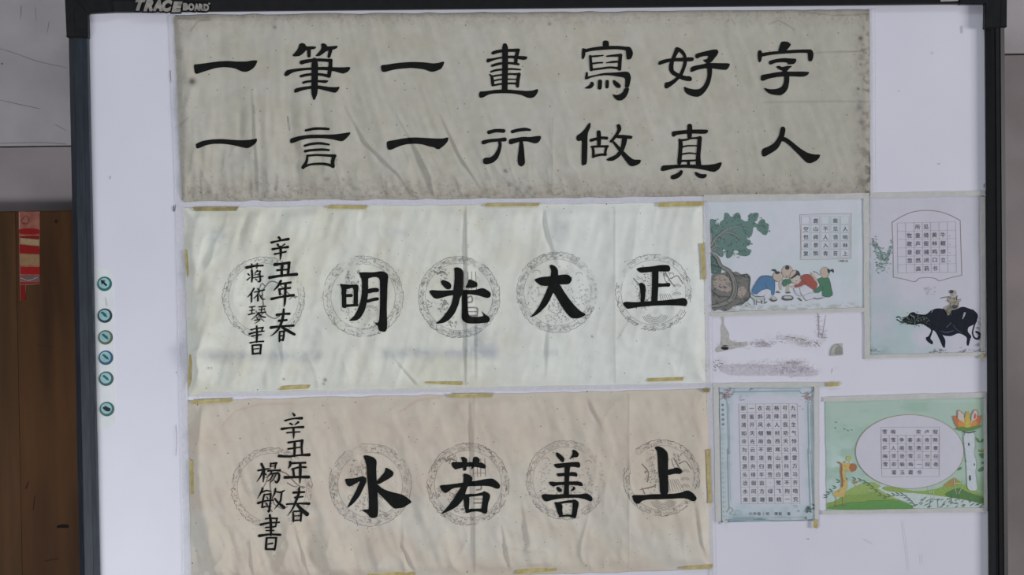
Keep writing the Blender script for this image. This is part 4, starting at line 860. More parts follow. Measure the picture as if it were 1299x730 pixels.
FILM = [
 ('film', [(214, 19), (222, 18.5), (233, 257), (223, 258)], 'clear tape strip down the left edge of the topmost grey calligraphy sheet'),
 ('film', [(223, 258), (233.5, 262), (243, 745), (233, 745)], 'long clear tape strip down the left edges of the two lower calligraphy sheets'),
 ('film', [(1102.5, 10.5), (1109.5, 11), (1110.5, 244), (1104, 246)], 'clear tape strip down the right edge of the topmost calligraphy sheet'),
 ('film', [(226, 257), (893, 249.5), (893, 256.5), (227, 263.5)], 'long clear tape strip between the top and middle calligraphy sheets'),
 ('film', [(256, 498), (560, 494), (904, 486), (905, 492.5), (560, 499.5), (250, 505)][:1] + [(904, 486), (905, 492), (248, 505)], 'long clear tape strip between the middle and lowest calligraphy sheets'),
 ('film', [(892.5, 256), (900.5, 256), (908.5, 745), (901, 745)], 'vertical clear tape strip between the calligraphy sheets and the small posters'),
 ('film_border', [(893, 247.5), (1103, 245), (1103, 252), (893, 255.5)], 'dusty tape strip along the top of the poster with the pine tree'),
 ('film_border', [(1104, 245.2), (1249.5, 242), (1249.5, 248), (1104, 251)], 'dusty tape strip along the top of the water buffalo poster'),
 ('film_border', [(1095.5, 251), (1102.5, 251), (1104, 455), (1097, 455.5)], 'vertical tape strip between the pine tree poster and the buffalo poster'),
 ('film_border', [(901, 396.5), (1097, 390.5), (1097, 396), (902, 402)], 'tape strip along the bottom of the pine tree poster'),
 ('film_border', [(1098, 450.5), (1250, 446.5), (1250.3, 451), (1097, 456)], 'tape strip along the bottom of the water buffalo poster'),
 ('film_border', [(1243.5, 250), (1249.5, 250), (1250, 446), (1244.5, 446)], 'vertical tape strip down the right edge of the water buffalo poster'),
 ('film_border', [(904, 486.5), (1050, 485.3), (1050, 490.8), (905, 492)], 'tape strip along the top of the blue-bordered poem sheet'),
 ('film_border', [(905, 492.5), (911.5, 492), (915, 663), (908, 663)], 'tape strip down the left edge of the blue-bordered poem sheet'),
 ('film_border', [(1032.6, 491), (1038, 491), (1038.4, 662), (1033.6, 662)], 'tape strip down the right edge of the blue-bordered poem sheet'),
 ('film_border', [(1045.5, 504), (1250.5, 498), (1250.8, 504.5), (1045.5, 510)], 'tape strip along the top of the green giraffe poster'),
 ('film_border', [(1043.5, 648), (1252, 644.5), (1252, 650), (1043.5, 653.5)], 'tape strip along the bottom of the green giraffe poster'),
 ('film_border', [(1247.5, 505), (1251.5, 505), (1252.4, 645), (1248.4, 645)], 'narrow tape strip down the right edge of the green giraffe poster'),
]
for i, (mt, q, lb) in enumerate(FILM):
    tape('clear_tape', q, mt, lb, y=-0.0019 - 0.00009 * i, th=0.0003, group='clear tape strips on the whiteboard')
MT = [
 ([(244, 263), (302.5, 262.6), (299.5, 267.6), (248, 267.8)], 'mask_dark', 'darkened tape piece at the top left corner of the middle calligraphy sheet'),
 ([(416.5, 260.6), (465, 260.8), (464, 265.4), (416, 264.6)], 'mask', 'yellowed tape piece on the top edge of the middle calligraphy sheet, second from left'),
 ([(615, 258.6), (684.5, 258), (683, 261.6), (615, 262.2)], 'mask', 'yellowed tape piece on the middle sheet top edge, between the second and third stamps'),
 ([(835.5, 257.2), (892.5, 256), (892.5, 261.4), (836, 262.6)], 'mask', 'yellowed tape piece at the top right corner of the middle calligraphy sheet'),
 ([(233.5, 317.5), (236.5, 318), (239.6, 349), (237.5, 352)], 'mask', 'thin yellowed tape piece on the left edge of the middle sheet, upper one'),
 ([(240, 450), (244.5, 451), (242, 482), (237.5, 495)], 'mask', 'yellowed tape piece on the left edge of the middle sheet, near its bottom corner'),
 ([(357, 490), (394, 488.6), (391, 493.2), (354.5, 495.4)], 'mask', 'yellowed tape piece on the bottom edge of the middle sheet, leftmost of three'),
 ([(539, 484.6), (560, 482.8), (587, 484.6), (586, 489), (560, 487.6)][:1] + [(586.5, 484.4), (586, 489), (540, 486.4)], 'mask', 'yellowed tape piece on the bottom edge of the middle sheet, at its centre'),
 ([(822, 480), (867, 478.8), (866, 483.2), (822, 484.4)], 'mask', 'yellowed tape piece on the bottom edge of the middle sheet, rightmost of three'),
 ([(888.6, 309), (893.6, 309), (895.2, 354.5), (891, 355)], 'mask', 'yellowed tape piece on the right edge of the middle sheet beside the painted pine'),
 ([(243.5, 508), (294, 506), (293, 510.6), (244.5, 513)], 'mask', 'yellowed tape piece at the top left corner of the lowest calligraphy sheet'),
 ([(570, 500), (624.5, 499.6), (624, 504), (571, 504.6)], 'mask', 'yellowed tape piece at the middle of the top edge of the lowest sheet'),
 ([(890, 493.6), (899.6, 492.8), (899.8, 498), (893, 497.4)], 'mask_dark', 'tiny brown tape scrap at the top right corner of the lowest calligraphy sheet'),
 ([(240, 584.4), (245.2, 584.4), (247.4, 626), (242, 627.6)], 'mask', 'yellowed tape piece on the left edge of the lowest calligraphy sheet'),
 ([(467, 728.4), (526, 724.6), (525.6, 731), (467, 734)], 'mask', 'yellowed tape piece on the bottom edge of the lowest sheet, below the first large character'),
 ([(654.5, 723.6), (706, 719.6), (705.6, 724.6), (656, 729)], 'mask', 'yellowed tape piece on the bottom edge of the lowest sheet, below the third large character'),
 ([(864, 719.6), (903.4, 716.6), (903.6, 721.6), (865, 722.6)], 'mask', 'yellowed tape piece at the bottom right corner of the lowest calligraphy sheet'),
 ([(895.4, 571), (900.4, 570), (902.6, 639), (898.6, 639)], 'mask', 'yellowed tape piece on the right edge of the lowest sheet'),
 ([(1049.5, 485.4), (1064, 485.2), (1065, 490), (1049.8, 490.8)], 'mask', 'short yellowed tape end right of the strip above the blue-bordered poem sheet'),
 ([(1031.6, 660), (1037.4, 659.6), (1037.2, 671), (1031.8, 670)], 'mask', 'short yellowed tape end below the right corner of the blue-bordered poem sheet'),
 ([(917, 660.8), (923.6, 660.8), (922, 665.6), (918.6, 665.6)], 'film_border', 'small cream tape tab below the left corner of the blue-bordered poem sheet'),
 ([(1244, 450.6), (1249.6, 450.4), (1248, 455.6), (1244.6, 455)], 'mask', 'tiny yellowed tape scrap at the bottom right corner of the buffalo poster'),
]
for i, (q, mt, lb) in enumerate(MT):
    tape('masking_tape', q, mt, lb, y=-0.0052 - 0.00002 * i, th=0.0004, group='yellowed tape pieces on the whiteboard', jag=.25)

# ------------------------------------------------------------------ glue residue and scraps on the bare enamel
def residue(name, shapes, label):
    r = thing(name, tuple(W(shapes[0][1][0][0], shapes[0][1][0][1], 0)), label, 'residue')
    plane_marks('film_remains', shapes, 0.0, M['flat'], r)
    return r
def fleck(pts, n, rx, ry, col):
    out = []
    for _ in range(n):
        x, y = random.choice(pts); x += random.gauss(0, rx); y += random.gauss(0, ry)
        s = random.uniform(.5, 1.5); a = random.uniform(-.6, .6)
        out.append(('S', [(x, y, .45), (x + s * math.cos(a), y + s * math.sin(a), .6), (x + 1.8 * s * math.cos(a + .5), y + 1.8 * s * math.sin(a + .5), .3)], col))
    return out
k5 = 5.905
P_ = lambda s: [(a, b) for a, b in parse(s, 890, 385, k5)]
ra = cols(P_('P 140,100 170,102 165,150 185,190 208,230 205,270 240,290 345,290 345,318 270,335 200,350 105,372 100,335 140,310 145,240 140,180 155,140'), (196, 194, 192))
rb = cols(P_('S 400,325,4 460,320,6 520,328,3;S 360,300,3 450,295,4 500,305,3'), (186, 178, 182))
ra += fleck([(925, 438), (940, 437)], 26, 8, 3, (188, 182, 180)) + cols(P_('P 148,325 200,328 200,345 180,350 150,345;S 160,318,5 195,318,5;S 175,312,3 178,330,3'), (52, 50, 50))
residue('tape_residue', ra, 'beige L-shaped tape residue with a black fleck, below the painted rocks')
rb += fleck([(960 + 4 * i, 437 - abs(i - 2) * .6) for i in range(5)], 90, 6, 2.4, (200, 193, 198)) + fleck([(1000, 429), (1012, 431), (1020, 436), (1026, 436)], 110, 5, 2.2, (196, 185, 182)) + fleck([(985, 430), (1035, 434)], 30, 5, 3, (184, 174, 174)) + \
    cols(P_('S 840,285,5 860,300,4 880,322,5;S 725,262,4 770,275,5;S 620,246,4 700,258,3'), (120, 108, 108))
residue('tape_residue', rb, 'brownish scraped glue marks in the middle of the bare patch')
rc = cols(P_('S 872,80,10 878,170,8 876,250,6;S 925,120,5 912,200,6 900,262,6;S 930,90,3 922,150,3'), (192, 184, 190)) + fleck([(1038, 402), (1038, 412), (1039, 422), (1044, 426)], 60, 1.8, 4, (184, 174, 176))
residue('tape_residue', rc, 'thin vertical glue trails below the poster with the painted children')
rd = cols(P_('P 140,458 420,456 525,462 640,450 720,440 780,480 880,505 870,545 720,552 540,540 400,545 200,540 130,500'), (215, 211, 222)) + \
    fleck([(985 + 5 * i, 470 - (i % 3)) for i in range(10)], 150, 4, 4.5, (200, 188, 196)) + fleck([(998, 460), (1006, 459), (1011, 460)], 50, 3, 1.2, (180, 164, 164)) + \
    fleck([(925 + 9 * i, 466) for i in range(7)], 60, 5, 4.5, (190, 180, 186)) + cols(P_('S 430,470,3 425,505,4;S 440,460,3 520,460,3;S 540,465,3 535,500,3;S 970,490,8 966,520,6'), (190, 178, 182)) + fleck([(906, 464), (911, 461)], 40, 2.4, 3, (150, 144, 142))
residue('tape_residue', rd, 'wide faint pinkish band of glue residue above the blue-bordered poem sheet')

t = thing('paper_scrap', tuple(W(1060, 452, 0)), 'small grey torn paper scrap stuck on the bare whiteboard below the pine tree poster', 'paper')
part('scrap', prism('scrap', parse('P 962,392 968,350 985,318 1000,305 1055,300 1060,388 1010,392 985,395', 890, 385, k5)[0][1], -0.0012, -0.0002, 0.0002), noisy('scrap_grey', lin((176, 178, 172)), lin((198, 199, 192)), 60, 0.7), t)
plane_marks('torn_layer', cols(parse('S 964,392,5 970,350,6 988,316,5;S 985,375,4 1005,372,4 1008,388,4;S 1012,306,4 1030,318,6 1036,330,4;P 1005,330 1040,320 1056,340 1056,384 1015,388 1000,365', 890, 385, k5), (158, 160, 154)), -0.0012, M['flat'], t)

# smudges, hair-line scratches and the ruled pen line of the enamel
sm = [('S', [(140, 224, .8), (139.5, 227, .7)], (150, 140, 150)), ('S', [(1220, 34, 1.3), (1220, 42, 1.0)], (190, 184, 184)), ('S', [(1182, 66, .7), (1183, 69, .7)], (200, 196, 204)),
      ('S', [(1140, 115, .8), (1141, 116, .6)], (190, 186, 190)), ('P', circ(1191, 208, .8, n=8), (180, 176, 182)), ('P', circ(1025, 684, .8, n=8), (150, 148, 156)),
      ('S', [(1145, 662, .5), (1150, 700, .5), (1152, 724, .4)], (216, 215, 228)), ('S', [(1168, 704, .5), (1169, 716, .5)], (214, 213, 226)), ('S', [(1096, 684, .4), (1106, 690, .4)], (214, 213, 226)),
      ('S', [(220, 262, 1.4), (221, 268, 1.6), (223, 260, 1.0)], (150, 146, 150)), ('S', [(1110, 246.4, .7), (1180, 245, .7), (1249, 243.6, .7)], (156, 148, 142)),
      ('S', [(1248, 234, 1.2), (1248, 238, 1)], (150, 146, 146)), ('S', [(223, 540, .9), (224, 560, .7), (223, 578, .8)], (204, 203, 214)), ('S', [(216, 90, .8), (217, 104, .9)], (140, 138, 140)),
      ('P', circ(224, 473, .8, n=8), (170, 168, 176)), ('S', [(134, 378, .5), (136, 388, .6)], (176, 184, 186))]
plane_marks('scuff_mark', sm, 0.0, M['flat'], wbd, 'small scuffs and scratches', lift=0.0012)['kind'] = 'stuff'

# ------------------------------------------------------------------ posters
GR = (150, 138, 120)
def hp(seed, a=.5):
    return lambda u, v: .4 + (vnoise(u / 30 + seed, v / 38) - .5) * a * 2.2
def poster(tl, tr, br, bl, hf, colf, label, name='wall_poster', step=1.5, pin=8):
    sh = Sheet(tl, tr, br, bl, hf, 0.35, pin)
    r = thing(name, tuple(W(*((np.array(bl) + br) / 2), 0)), label, 'poster')
    sh.build('sheet', colf, M['poster'], r, step=step, wav=.4)
    return sh, r

# 1 — children bending over bowls under an old pine
def p1c(u, v):
    c = tone(u.shape, (218, 223, 232)); c = mixc(c, (206, 220, 222), .5 * ss(.45, .7, fbm(u / 40, v / 40, 3, 51)))
    b = ss(388, 391.5, v + (u - 902) * .03); c = mixc(c, (190, 196, 192), b * ss(.4, .6, fbm(u / 6, v / 3, 3, 52)))
    return c
SP, RP = poster((894, 254), (1097, 251), (1098, 393), (902, 399), hp(50), p1c, 'small poster of a green pine, rocks and four children bending over bowls')
kA = 5.21; A = lambda s: parse(s, 890, 260, kA)
G1, G2, G3 = (98, 134, 126), (76, 108, 102), (120, 150, 138)
fol = cols(A('P 50,100 70,92 88,100 95,140 122,152 118,115 150,95 148,60 160,50 180,58 190,78 212,80 222,55 240,50 256,62 255,90 290,112 315,102 305,65 330,68 350,50 378,55 375,85 352,100 350,115 372,130 385,100 405,92 420,102 420,120 445,125 442,165 430,202 405,198 388,180 370,170 360,145 340,150 338,180 328,212 300,216 300,228 325,236 325,265 295,275 300,290 332,298 322,322 300,342 240,335 245,305 210,300 205,338 175,357 160,345 160,300 135,290 148,335 130,350 90,320 60,310 58,200 50,150'), G1)
fol += cols(A('P 58,320 100,350 128,405 132,450 95,462 58,455'), G2)
cent = [(80, 130), (130, 150), (170, 90), (230, 80), (240, 130), (290, 150), (340, 90), (350, 80), (400, 130), (420, 170), (310, 190), (200, 180), (120, 220), (250, 230), (300, 250), (200, 260), (290, 310), (180, 320), (110, 300), (80, 270), (90, 400), (110, 430), (260, 320), (70, 180)]
for _ in range(280):
    x, y = random.choice(cent); x += random.gauss(0, 17); y += random.gauss(0, 14)
    x = max(x, 58)
    r = random.uniform(4, 9)
    fol.append(('P', [(890 + (x + r * random.uniform(.6, 1.1) * math.cos(a)) / kA, 260 + (y + r * random.uniform(.6, 1.1) * math.sin(a)) / kA) for a in [i * 1.2566 for i in range(5)]], random.choice((G1, G2, G3, (84, 118, 112)))))
marks('pine_foliage', fol, SP, M['print'], RP, label='printed green pine foliage', step=.000015)
RK, RD2, RL = (118, 118, 112), (70, 76, 74), (172, 160, 150)
rock = cols(A('P 60,462 95,458 140,450 180,440 200,448 230,440 262,462 302,455 318,482 314,560 322,605 292,640 262,668 215,665 190,690 150,708 118,690 68,710'), RK)
rock += cols(A('P 75,490 110,462 150,465 185,490 200,560 170,585 110,560 75,540;P 240,550 275,535 300,570 270,620 235,600'), RL)
for _ in range(110):
    x = random.uniform(66, 308); y = random.uniform(450, 690)
    if y > 670 and x > 190: continue
    dx = random.uniform(5, 26); rock.append(('S', [(890 + x / kA, 260 + y / kA, random.uniform(.3, .8)), (890 + (x + dx * .4) / kA, 260 + (y + dx * .5) / kA, random.uniform(.4, 1)), (890 + (x + dx) / kA, 260 + (y + dx * .5 + random.uniform(-6, 8)) / kA, .3)], random.choice((RD2, RD2, (92, 96, 92), (150, 146, 138)))))
rock += cols(A('S 200,450,5 235,470,6 300,458,6;S 300,458,5 318,485,6 314,560,6 322,605,5;S 60,560,5 110,600,6 180,610,5;S 230,660,4 290,640,5 322,605,5'), RD2)
marks('rock', rock, SP, M['print'], RP, label='printed grey and beige rock', lift=.0006, step=.000015)
tr = cols(A('S 60,318,12 100,350,22 128,405,24 180,440,30 212,500,34 220,570,36 190,630,34 120,662,30 68,672,26'), RD2) + \
     cols(A('S 60,318,8 100,350,14 128,405,16 180,440,20 212,500,24 220,570,26 190,630,24 120,662,20 68,672,16'), (136, 134, 128)) + \
     cols(A('S 215,505,4 226,560,4 200,622,4;S 60,395,7 100,405,7 130,415,5'), (60, 66, 64)) + \
     cols(A('S 62,270,8 90,225,6 140,180,6 190,152,5 240,142,3;S 140,180,4 200,190,5 240,215,4 255,245,2;S 62,295,6 95,270,5 130,290,4;S 95,270,4 85,240,4;S 110,200,4 150,222,4 170,245,2;S 64,190,4 66,250,5;S 62,300,5 100,300,4 125,330,3'), (170, 150, 146))
marks('pine_trunk', tr, SP, M['print'], RP, label='printed twisted grey trunk and pale branches', lift=.0012, step=.000015)
kB = 9.99; Bq = lambda s: parse(s, 940, 325, kB)
SK, WH, DK, GN, RDD, BL = (200, 184, 168), (216, 218, 228), (48, 52, 54), (68, 126, 94), (168, 76, 62), (74, 124, 168)
def el(x, y, rx, ry, c): return ('P', [(940 + a / kB, 325 + b / kB) for a, b in circ(x, y, rx, ry, 20)], c)
OUT = (84, 84, 84)
boy1 = cols(Bq('P 190,492 268,430 342,418 382,440 380,500 345,532 312,565 298,515 230,512'), WH) + cols(Bq('P 133,452 148,400 190,330 250,262 325,248 392,260 420,300 427,380 416,502 380,497 374,430 330,414 270,430 190,488 150,480'), BL) + \
    cols(Bq('S 190,330,7 250,262,8 325,250,8 395,262,7;S 330,414,6 318,380,5 300,350,4;S 416,500,4 428,380,5 420,300,5;S 133,452,4 150,400,4 190,330,4'), (36, 66, 92)) + \
    [el(466, 262, 66, 66, OUT), el(466, 262, 62, 62, SK)] + cols(Bq('P 425,215 445,195 480,195 492,212 470,230 440,232'), DK) + cols(Bq('S 400,178,22 428,182,26 448,205,18;S 420,300,4 450,320,4'), DK) + \
    cols(Bq('P 480,330 510,330 508,380 518,425 500,435 486,400'), SK) + cols(Bq('P 385,515 420,510 452,535 440,560 385,550'), SK)
boy2 = [el(585, 200, 73, 84, OUT), el(585, 200, 69, 80, SK), el(584, 148, 29, 28, DK)] + cols(Bq('P 525,305 560,290 625,292 642,345 600,362 545,392 520,360'), GN) + \
    cols(Bq('S 560,300,5 575,340,4;S 545,392,5 522,355,6 528,305,5;S 568,262,7 590,268,6'), (40, 74, 56)) + cols(Bq('P 575,365 612,360 608,400 612,455 620,470 575,470 568,440'), SK) + cols(Bq('S 560,240,5 580,250,5;S 598,238,4 610,244,4'), (150, 96, 86)) + cols(Bq('S 555,300,3 520,360,4;S 480,440,4 440,460,6 500,470,4'), (90, 94, 96))
boy3 = cols(Bq('P 742,402 790,385 835,378 892,430 955,492 925,530 830,568 785,525 752,462;P 660,400 740,400 760,480 700,470'), WH) + cols(Bq('S 660,405,4 680,470,4 740,508,4 760,505,4;S 742,402,5 752,462,5 790,520,5 815,560,4;S 790,505,4 860,472,4 920,470,4;S 815,568,4 900,545,4 1060,525,4;S 920,525,6 960,548,6 1040,530,5'), (92, 96, 104)) + \
    cols(Bq('P 755,262 800,236 865,234 900,258 925,300 972,350 958,402 922,437 882,402 812,360 762,382 682,402 668,372 732,350 772,310'), RDD) + cols(Bq('S 770,315,5 812,330,5 820,350,4;S 682,402,4 762,382,4;S 758,262,4 800,236,5 865,234,5;S 882,402,4 860,380,5'), (98, 38, 34)) + \
    [el(684, 266, 70, 88, OUT), el(684, 266, 66, 84, SK), el(700, 300, 46, 48, (206, 196, 186))] + cols(Bq('P 690,182 728,190 748,232 740,255 712,240 690,262 640,292 618,285 655,255 690,222 700,200'), DK) + cols(Bq('P 620,380 655,370 668,392 640,405;P 728,530 745,530 775,560 765,572 745,560'), SK) + cols(Bq('S 722,534,12 745,552,14 762,568,10'), DK) + cols(Bq('S 760,250,5 764,300,4 740,345,4;S 690,320,6 712,312,5'), (130, 100, 92))
boy4 = cols(Bq('P 960,470 1040,480 1100,520 1000,545 930,530 940,500'), WH) + cols(Bq('P 968,288 1010,272 1062,262 1110,275 1128,330 1142,400 1167,492 1100,522 1020,505 1026,435 985,468 940,470 890,452 950,412 1000,370 982,330'), GN) + \
    cols(Bq('S 1110,275,5 1128,330,6 1142,400,6 1160,480,6;S 1030,440,5 1040,400,5 1020,385,4;S 1020,505,5 1100,522,6 1162,495,5;S 968,288,4 982,330,5 1000,370,4'), (32, 72, 50)) + \
    [el(1060, 210, 60, 72, OUT), el(1058, 210, 56, 68, SK)] + cols(Bq('P 1088,158 1115,165 1130,180 1160,165 1180,190 1172,218 1150,195 1128,195 1122,222 1098,215'), DK) + cols(Bq('S 1150,165,8 1172,175,8'), (150, 84, 84)) + cols(Bq('P 875,215 905,205 912,240 960,285 975,330 940,330 900,270'), SK) + cols(Bq('P 930,200 985,225 1000,250 960,260 925,230'), (216, 214, 218)) + cols(Bq('S 920,195,9 955,210,9 990,238,7;S 880,212,4 890,240,4'), (110, 112, 110)) + cols(Bq('S 1010,225,8 1035,222,6'), (196, 140, 130))
bowls = cols(Bq('P 100,455 180,515 270,510 300,530 295,600 262,605 262,560 200,560 192,620 165,615 160,560 110,510'), (190, 198, 198)) + cols(Bq('S 105,460,8 180,512,9 265,512,8 300,505,6;S 110,510,6 165,560,8 168,612,8;S 192,560,7 192,618,7;S 200,585,8 262,582,8;S 262,560,7 264,605,7;S 292,540,7 296,600,7 325,580,12'), (70, 84, 80)) + \
    cols(Bq('P 512,520 545,500 640,500 670,535 640,560 550,560;P 355,535 380,545 440,545 462,535 445,575 380,575;P 560,455 620,452 630,468 575,478;P 430,455 470,450 500,462 460,470'), (96, 100, 98)) + cols(Bq('P 535,520 560,508 630,510 650,530 620,540 555,538;P 380,520 425,515 440,535 390,540'), (204, 202, 200)) + cols(Bq('S 515,540,10 560,560,9 645,555,9;S 360,548,8 400,575,8 450,562,7'), DK)
for nm, shp, lb in (('printed_child', boy4, 'child in a green jacket at the right'), ('printed_child', boy3, 'child in a red jacket'), ('printed_child', boy2, 'child in a green jacket at the back'), ('printed_child', boy1, 'child in a blue jacket on a low stool'), ('printed_bowls', bowls, 'grey bowls and a low stool')):
    marks(nm, shp, SP, M['print'], RP, label=lb, step=.000015, lift={'child in a green jacket at the right': .0003, 'child in a red jacket': .0007, 'child in a green jacket at the back': .0005}.get(lb, .0009))
def face_marks(pts): return pts
q1 = [(1016.5, 274.4), (1078.2, 273.8), (1077.5, 326.5), (1017, 326.5)]
out1 = cols(parse('S 130,115,3.5 430,104,3.5 728,100,3.5;S 728,100,3.5 724,360,3.5 725,620,3.5;S 725,622,3.5 430,630,3.5 138,632,3.5;S 138,632,3.5 140,360,3.5 130,115,3.5', 1000, 260, 9.12), (168, 142, 130)) + \
       cols(parse('S 145,125,1.5 715,112,1.5;S 712,118,1.5 712,610,1.5;S 712,612,1.5 150,620,1.5;S 150,620,1.5 145,125,1.5', 1000, 260, 9.12), (196, 178, 170))
for c_ in range(5):
    for r_ in range(5):
        x0 = 150 + c_ * 114; x1 = x0 + 96; y0 = 136 + r_ * 95; y1 = y0 + 88
        out1 += cols(parse('S %d,%d,3 %d,%d,3;S %d,%d,3 %d,%d,3;S %d,%d,3 %d,%d,3;S %d,%d,3 %d,%d,3' % (x0, y0, x1, y0, x1, y0, x1, y1, x1, y1, x0, y1, x0, y1, x0, y0), 1000, 260, 9.12), (190, 184, 188))
marks('writing_grid', out1, SP, M['plain'], RP, lift=.0003, step=.0, label='thin reddish ruled writing grid')
PI1 = []
for r_, row in enumerate([' 鹿 柴 ', '空山不见人', '但闻人语响', '返景入深林', '复照青苔上']):
    for c_, ch in enumerate(row):
        if ch != ' ': PI1.append((ch, 1000 + (204 + c_ * 113.5) / 9.12, 260 + (185 + r_ * 94.5) / 9.12, 6.6))
for i_, ch in enumerate('八年级1班'): PI1.append((ch, 1064.5 + i_ * 2.4, 331.3, 3.0))
lettering('handwriting', PI1, SP, M['plain'], RP, (92, 92, 100), label='small handwritten characters')

# 2 — boy with a flute on a water buffalo
def p2c(u, v):
    c = tone(u.shape, (214, 213, 226))
    n = fbm(u / 26, v / 20, 4, 61)
    c = mixc(c, (176, 208, 204), .75 * ss(360, 415, v) * ss(1225, 1130, u) * ss(.3, .6, n))
    c = mixc(c, (176, 206, 204), .6 * ss(1135, 1104, u) * ss(300, 340, v) * ss(.3, .6, n))
    c = mixc(c, (196, 206, 214), .6 * ss(1150, 1130, u) * ss(320, 345, v))
    c = mixc(c, (176, 190, 188), .8 * ss(1107, 1104, u + 2 * n) * ss(.35, .55, fbm(u / 2, v / 5, 3, 63)))
    c = mixc(c, (196, 198, 204), .6 * ss(1238, 1242, u))
    c = mixc(c, (134, 168, 166), .55 * ss(1140, 1110, u) * ss(436, 446, v) * ss(.35, .6, fbm(u / 5, v / 4, 3, 66)))
    return c
SB, RB = poster((1100, 250), (1248.5, 246.5), (1249.5, 448.5), (1102, 452), hp(60, .6), p2c, 'tall pale poster of a boy with a flute riding a dark water buffalo')
k6 = 6.95; Cq = lambda s: parse(s, 1120, 355, k6)
NV, DG = (34, 38, 50), (62, 78, 74)
buf = cols(Cq('P 165,350 215,330 235,295 270,283 300,305 380,310 422,270 480,250 560,262 645,262 700,235 762,255 802,272 832,320 826,380 790,402 750,420 746,460 782,500 770,522 755,585 735,570 742,510 700,482 660,472 600,500 540,495 520,482 552,532 545,608 525,592 500,532 470,470 442,440 430,480 414,522 442,545 436,577 385,542 374,510 402,500 430,442 380,410 340,385 270,402 220,390 172,372'), NV)
buf += cols(Cq('S 120,332,12 142,328,10 160,350,6;S 122,352,10 150,368,9 180,378,8;S 168,338,8 215,330,10'), DG)
buf += cols(Cq('S 720,295,16 712,320,14 702,345,6'), (176, 180, 196)) + cols(Cq('S 510,455,6 560,465,9 620,450,6;S 620,405,4 650,440,5 690,470,5;S 560,420,8 600,380,6'), (78, 92, 118)) + \
    cols(Cq('S 790,270,14 828,318,16 806,400,12 790,465,12 806,512,14 840,520,20 850,480,24 822,460,18;S 745,575,10 752,580,8'), NV)
for _ in range(110):
    x = random.uniform(200, 410); y = 345 + random.gauss(0, 24) + (x - 200) * .04
    buf.append(('S', [(1120 + x / k6, 355 + y / k6, .7), (1120 + (x + random.uniform(2, 8)) / k6, 355 + (y + random.uniform(3, 10)) / k6, .5)], random.choice(((104, 122, 108), DG, (134, 146, 132), NV))))
for _ in range(60):
    x = random.uniform(150, 260); y = 372 + random.gauss(0, 9)
    buf.append(('S', [(1120 + x / k6, 355 + y / k6, .5), (1120 + (x + 5) / k6, 355 + (y + 3) / k6, .4)], random.choice(((104, 122, 108), DG))))
buf += cols(Cq('S 430,280,8 420,290,8 440,268,6;S 240,310,8 255,320,6 275,325,5'), (150, 158, 150))
marks('printed_buffalo', buf, SB, M['print_dark'], RB, label='printed dark ink water buffalo', step=.000015)
rid = cols(Cq('P 565,165 585,150 610,165 645,150 652,180 690,165 682,188 660,205 668,250 640,262 600,268 598,292 572,318 560,300 570,275 535,262 540,240 585,225 598,205 570,190'), (168, 162, 142)) + \
    cols(Cq('P 600,225 655,222 652,255 610,258;S 650,142,8 645,175,9;S 655,240,6 664,200,5'), (48, 52, 62)) + [('P', [(1120 + a / k6, 355 + b / k6) for a, b in circ(620, 116, 25, 24)], (176, 168, 150)), ('P', [(1120 + a / k6, 355 + b / k6) for a, b in circ(602, 106, 19, 15)], (44, 44, 44))] + \
    cols(Cq('S 510,163,5 550,154,7 590,152,6;S 570,180,6 585,190,6;S 545,265,5 560,290,6;S 575,300,8 580,312,8'), (112, 104, 84)) + cols(Cq('S 625,185,8 630,200,7'), (190, 140, 80)) + scrib(1120 + 610 / k6, 355 + 190 / k6, 7, 8, 40, (120, 112, 92), .5, 2) + scrib(1120 + 582 / k6, 355 + 270 / k6, 4, 5, 24, (110, 104, 90), .5, 2)
marks('printed_rider', rid, SB, M['print'], RB, label='small boy playing a flute', lift=.0011, step=.000015)
wl = []
for _ in range(230):
    t_ = random.random(); s_ = random.random()
    if t_ < .5: x, y = 1108 + s_ * 16 + random.gauss(0, 2.2), 307 + s_ * 26 + random.gauss(0, 3.5)
    elif t_ < .75: x, y = 1131.5 - s_ * 7 + random.gauss(0, 1.4), 309 + s_ * 20 + random.gauss(0, 3)
    else: x, y = 1119 + random.gauss(0, 4.5), 335 + random.gauss(0, 7)
    wl.append(('P', circ(x, y, random.uniform(.5, 1.5), random.uniform(.5, 1.3), 6), random.choice(((104, 136, 128), (126, 156, 148), (150, 176, 170), (96, 126, 118), (166, 186, 184)))))
wl = [w for w in wl if w[1][0][0] < 1133]
for _ in range(60):
    x = random.choice((1183, 1190, 1195, 1219, 1224, 1104, 1110, 1242)) + random.gauss(0, 3); y = 446 + random.gauss(0, 1.8)
    if 1103 < x < 1246: wl.append(('S', [(x, y, .8), (x + random.uniform(.5, 2), y - random.uniform(0, 1.5), .5)], random.choice(((96, 110, 106), (120, 132, 128)))))
for _ in range(22):
    x, y = 1178 + random.uniform(-6, 8), 369 + random.gauss(0, 2.5); wl.append(('S', [(x, y, .5), (x + 1, y - .8, .4)], (150, 156, 164)))
for _ in range(26):
    x, y = 1241 + random.gauss(0, 1.6), 408 + random.uniform(-6, 30); wl.append(('S', [(x, y, .6), (x + .8, y + 1.6, .5)], (110, 112, 118)))
marks('printed_willow', wl, SB, M['print'], RB, label='printed green willow and grass dabs', step=.000015)['kind'] = 'stuff'
k7 = 6.08; Dq = lambda s: parse(s, 1090, 245, k7)
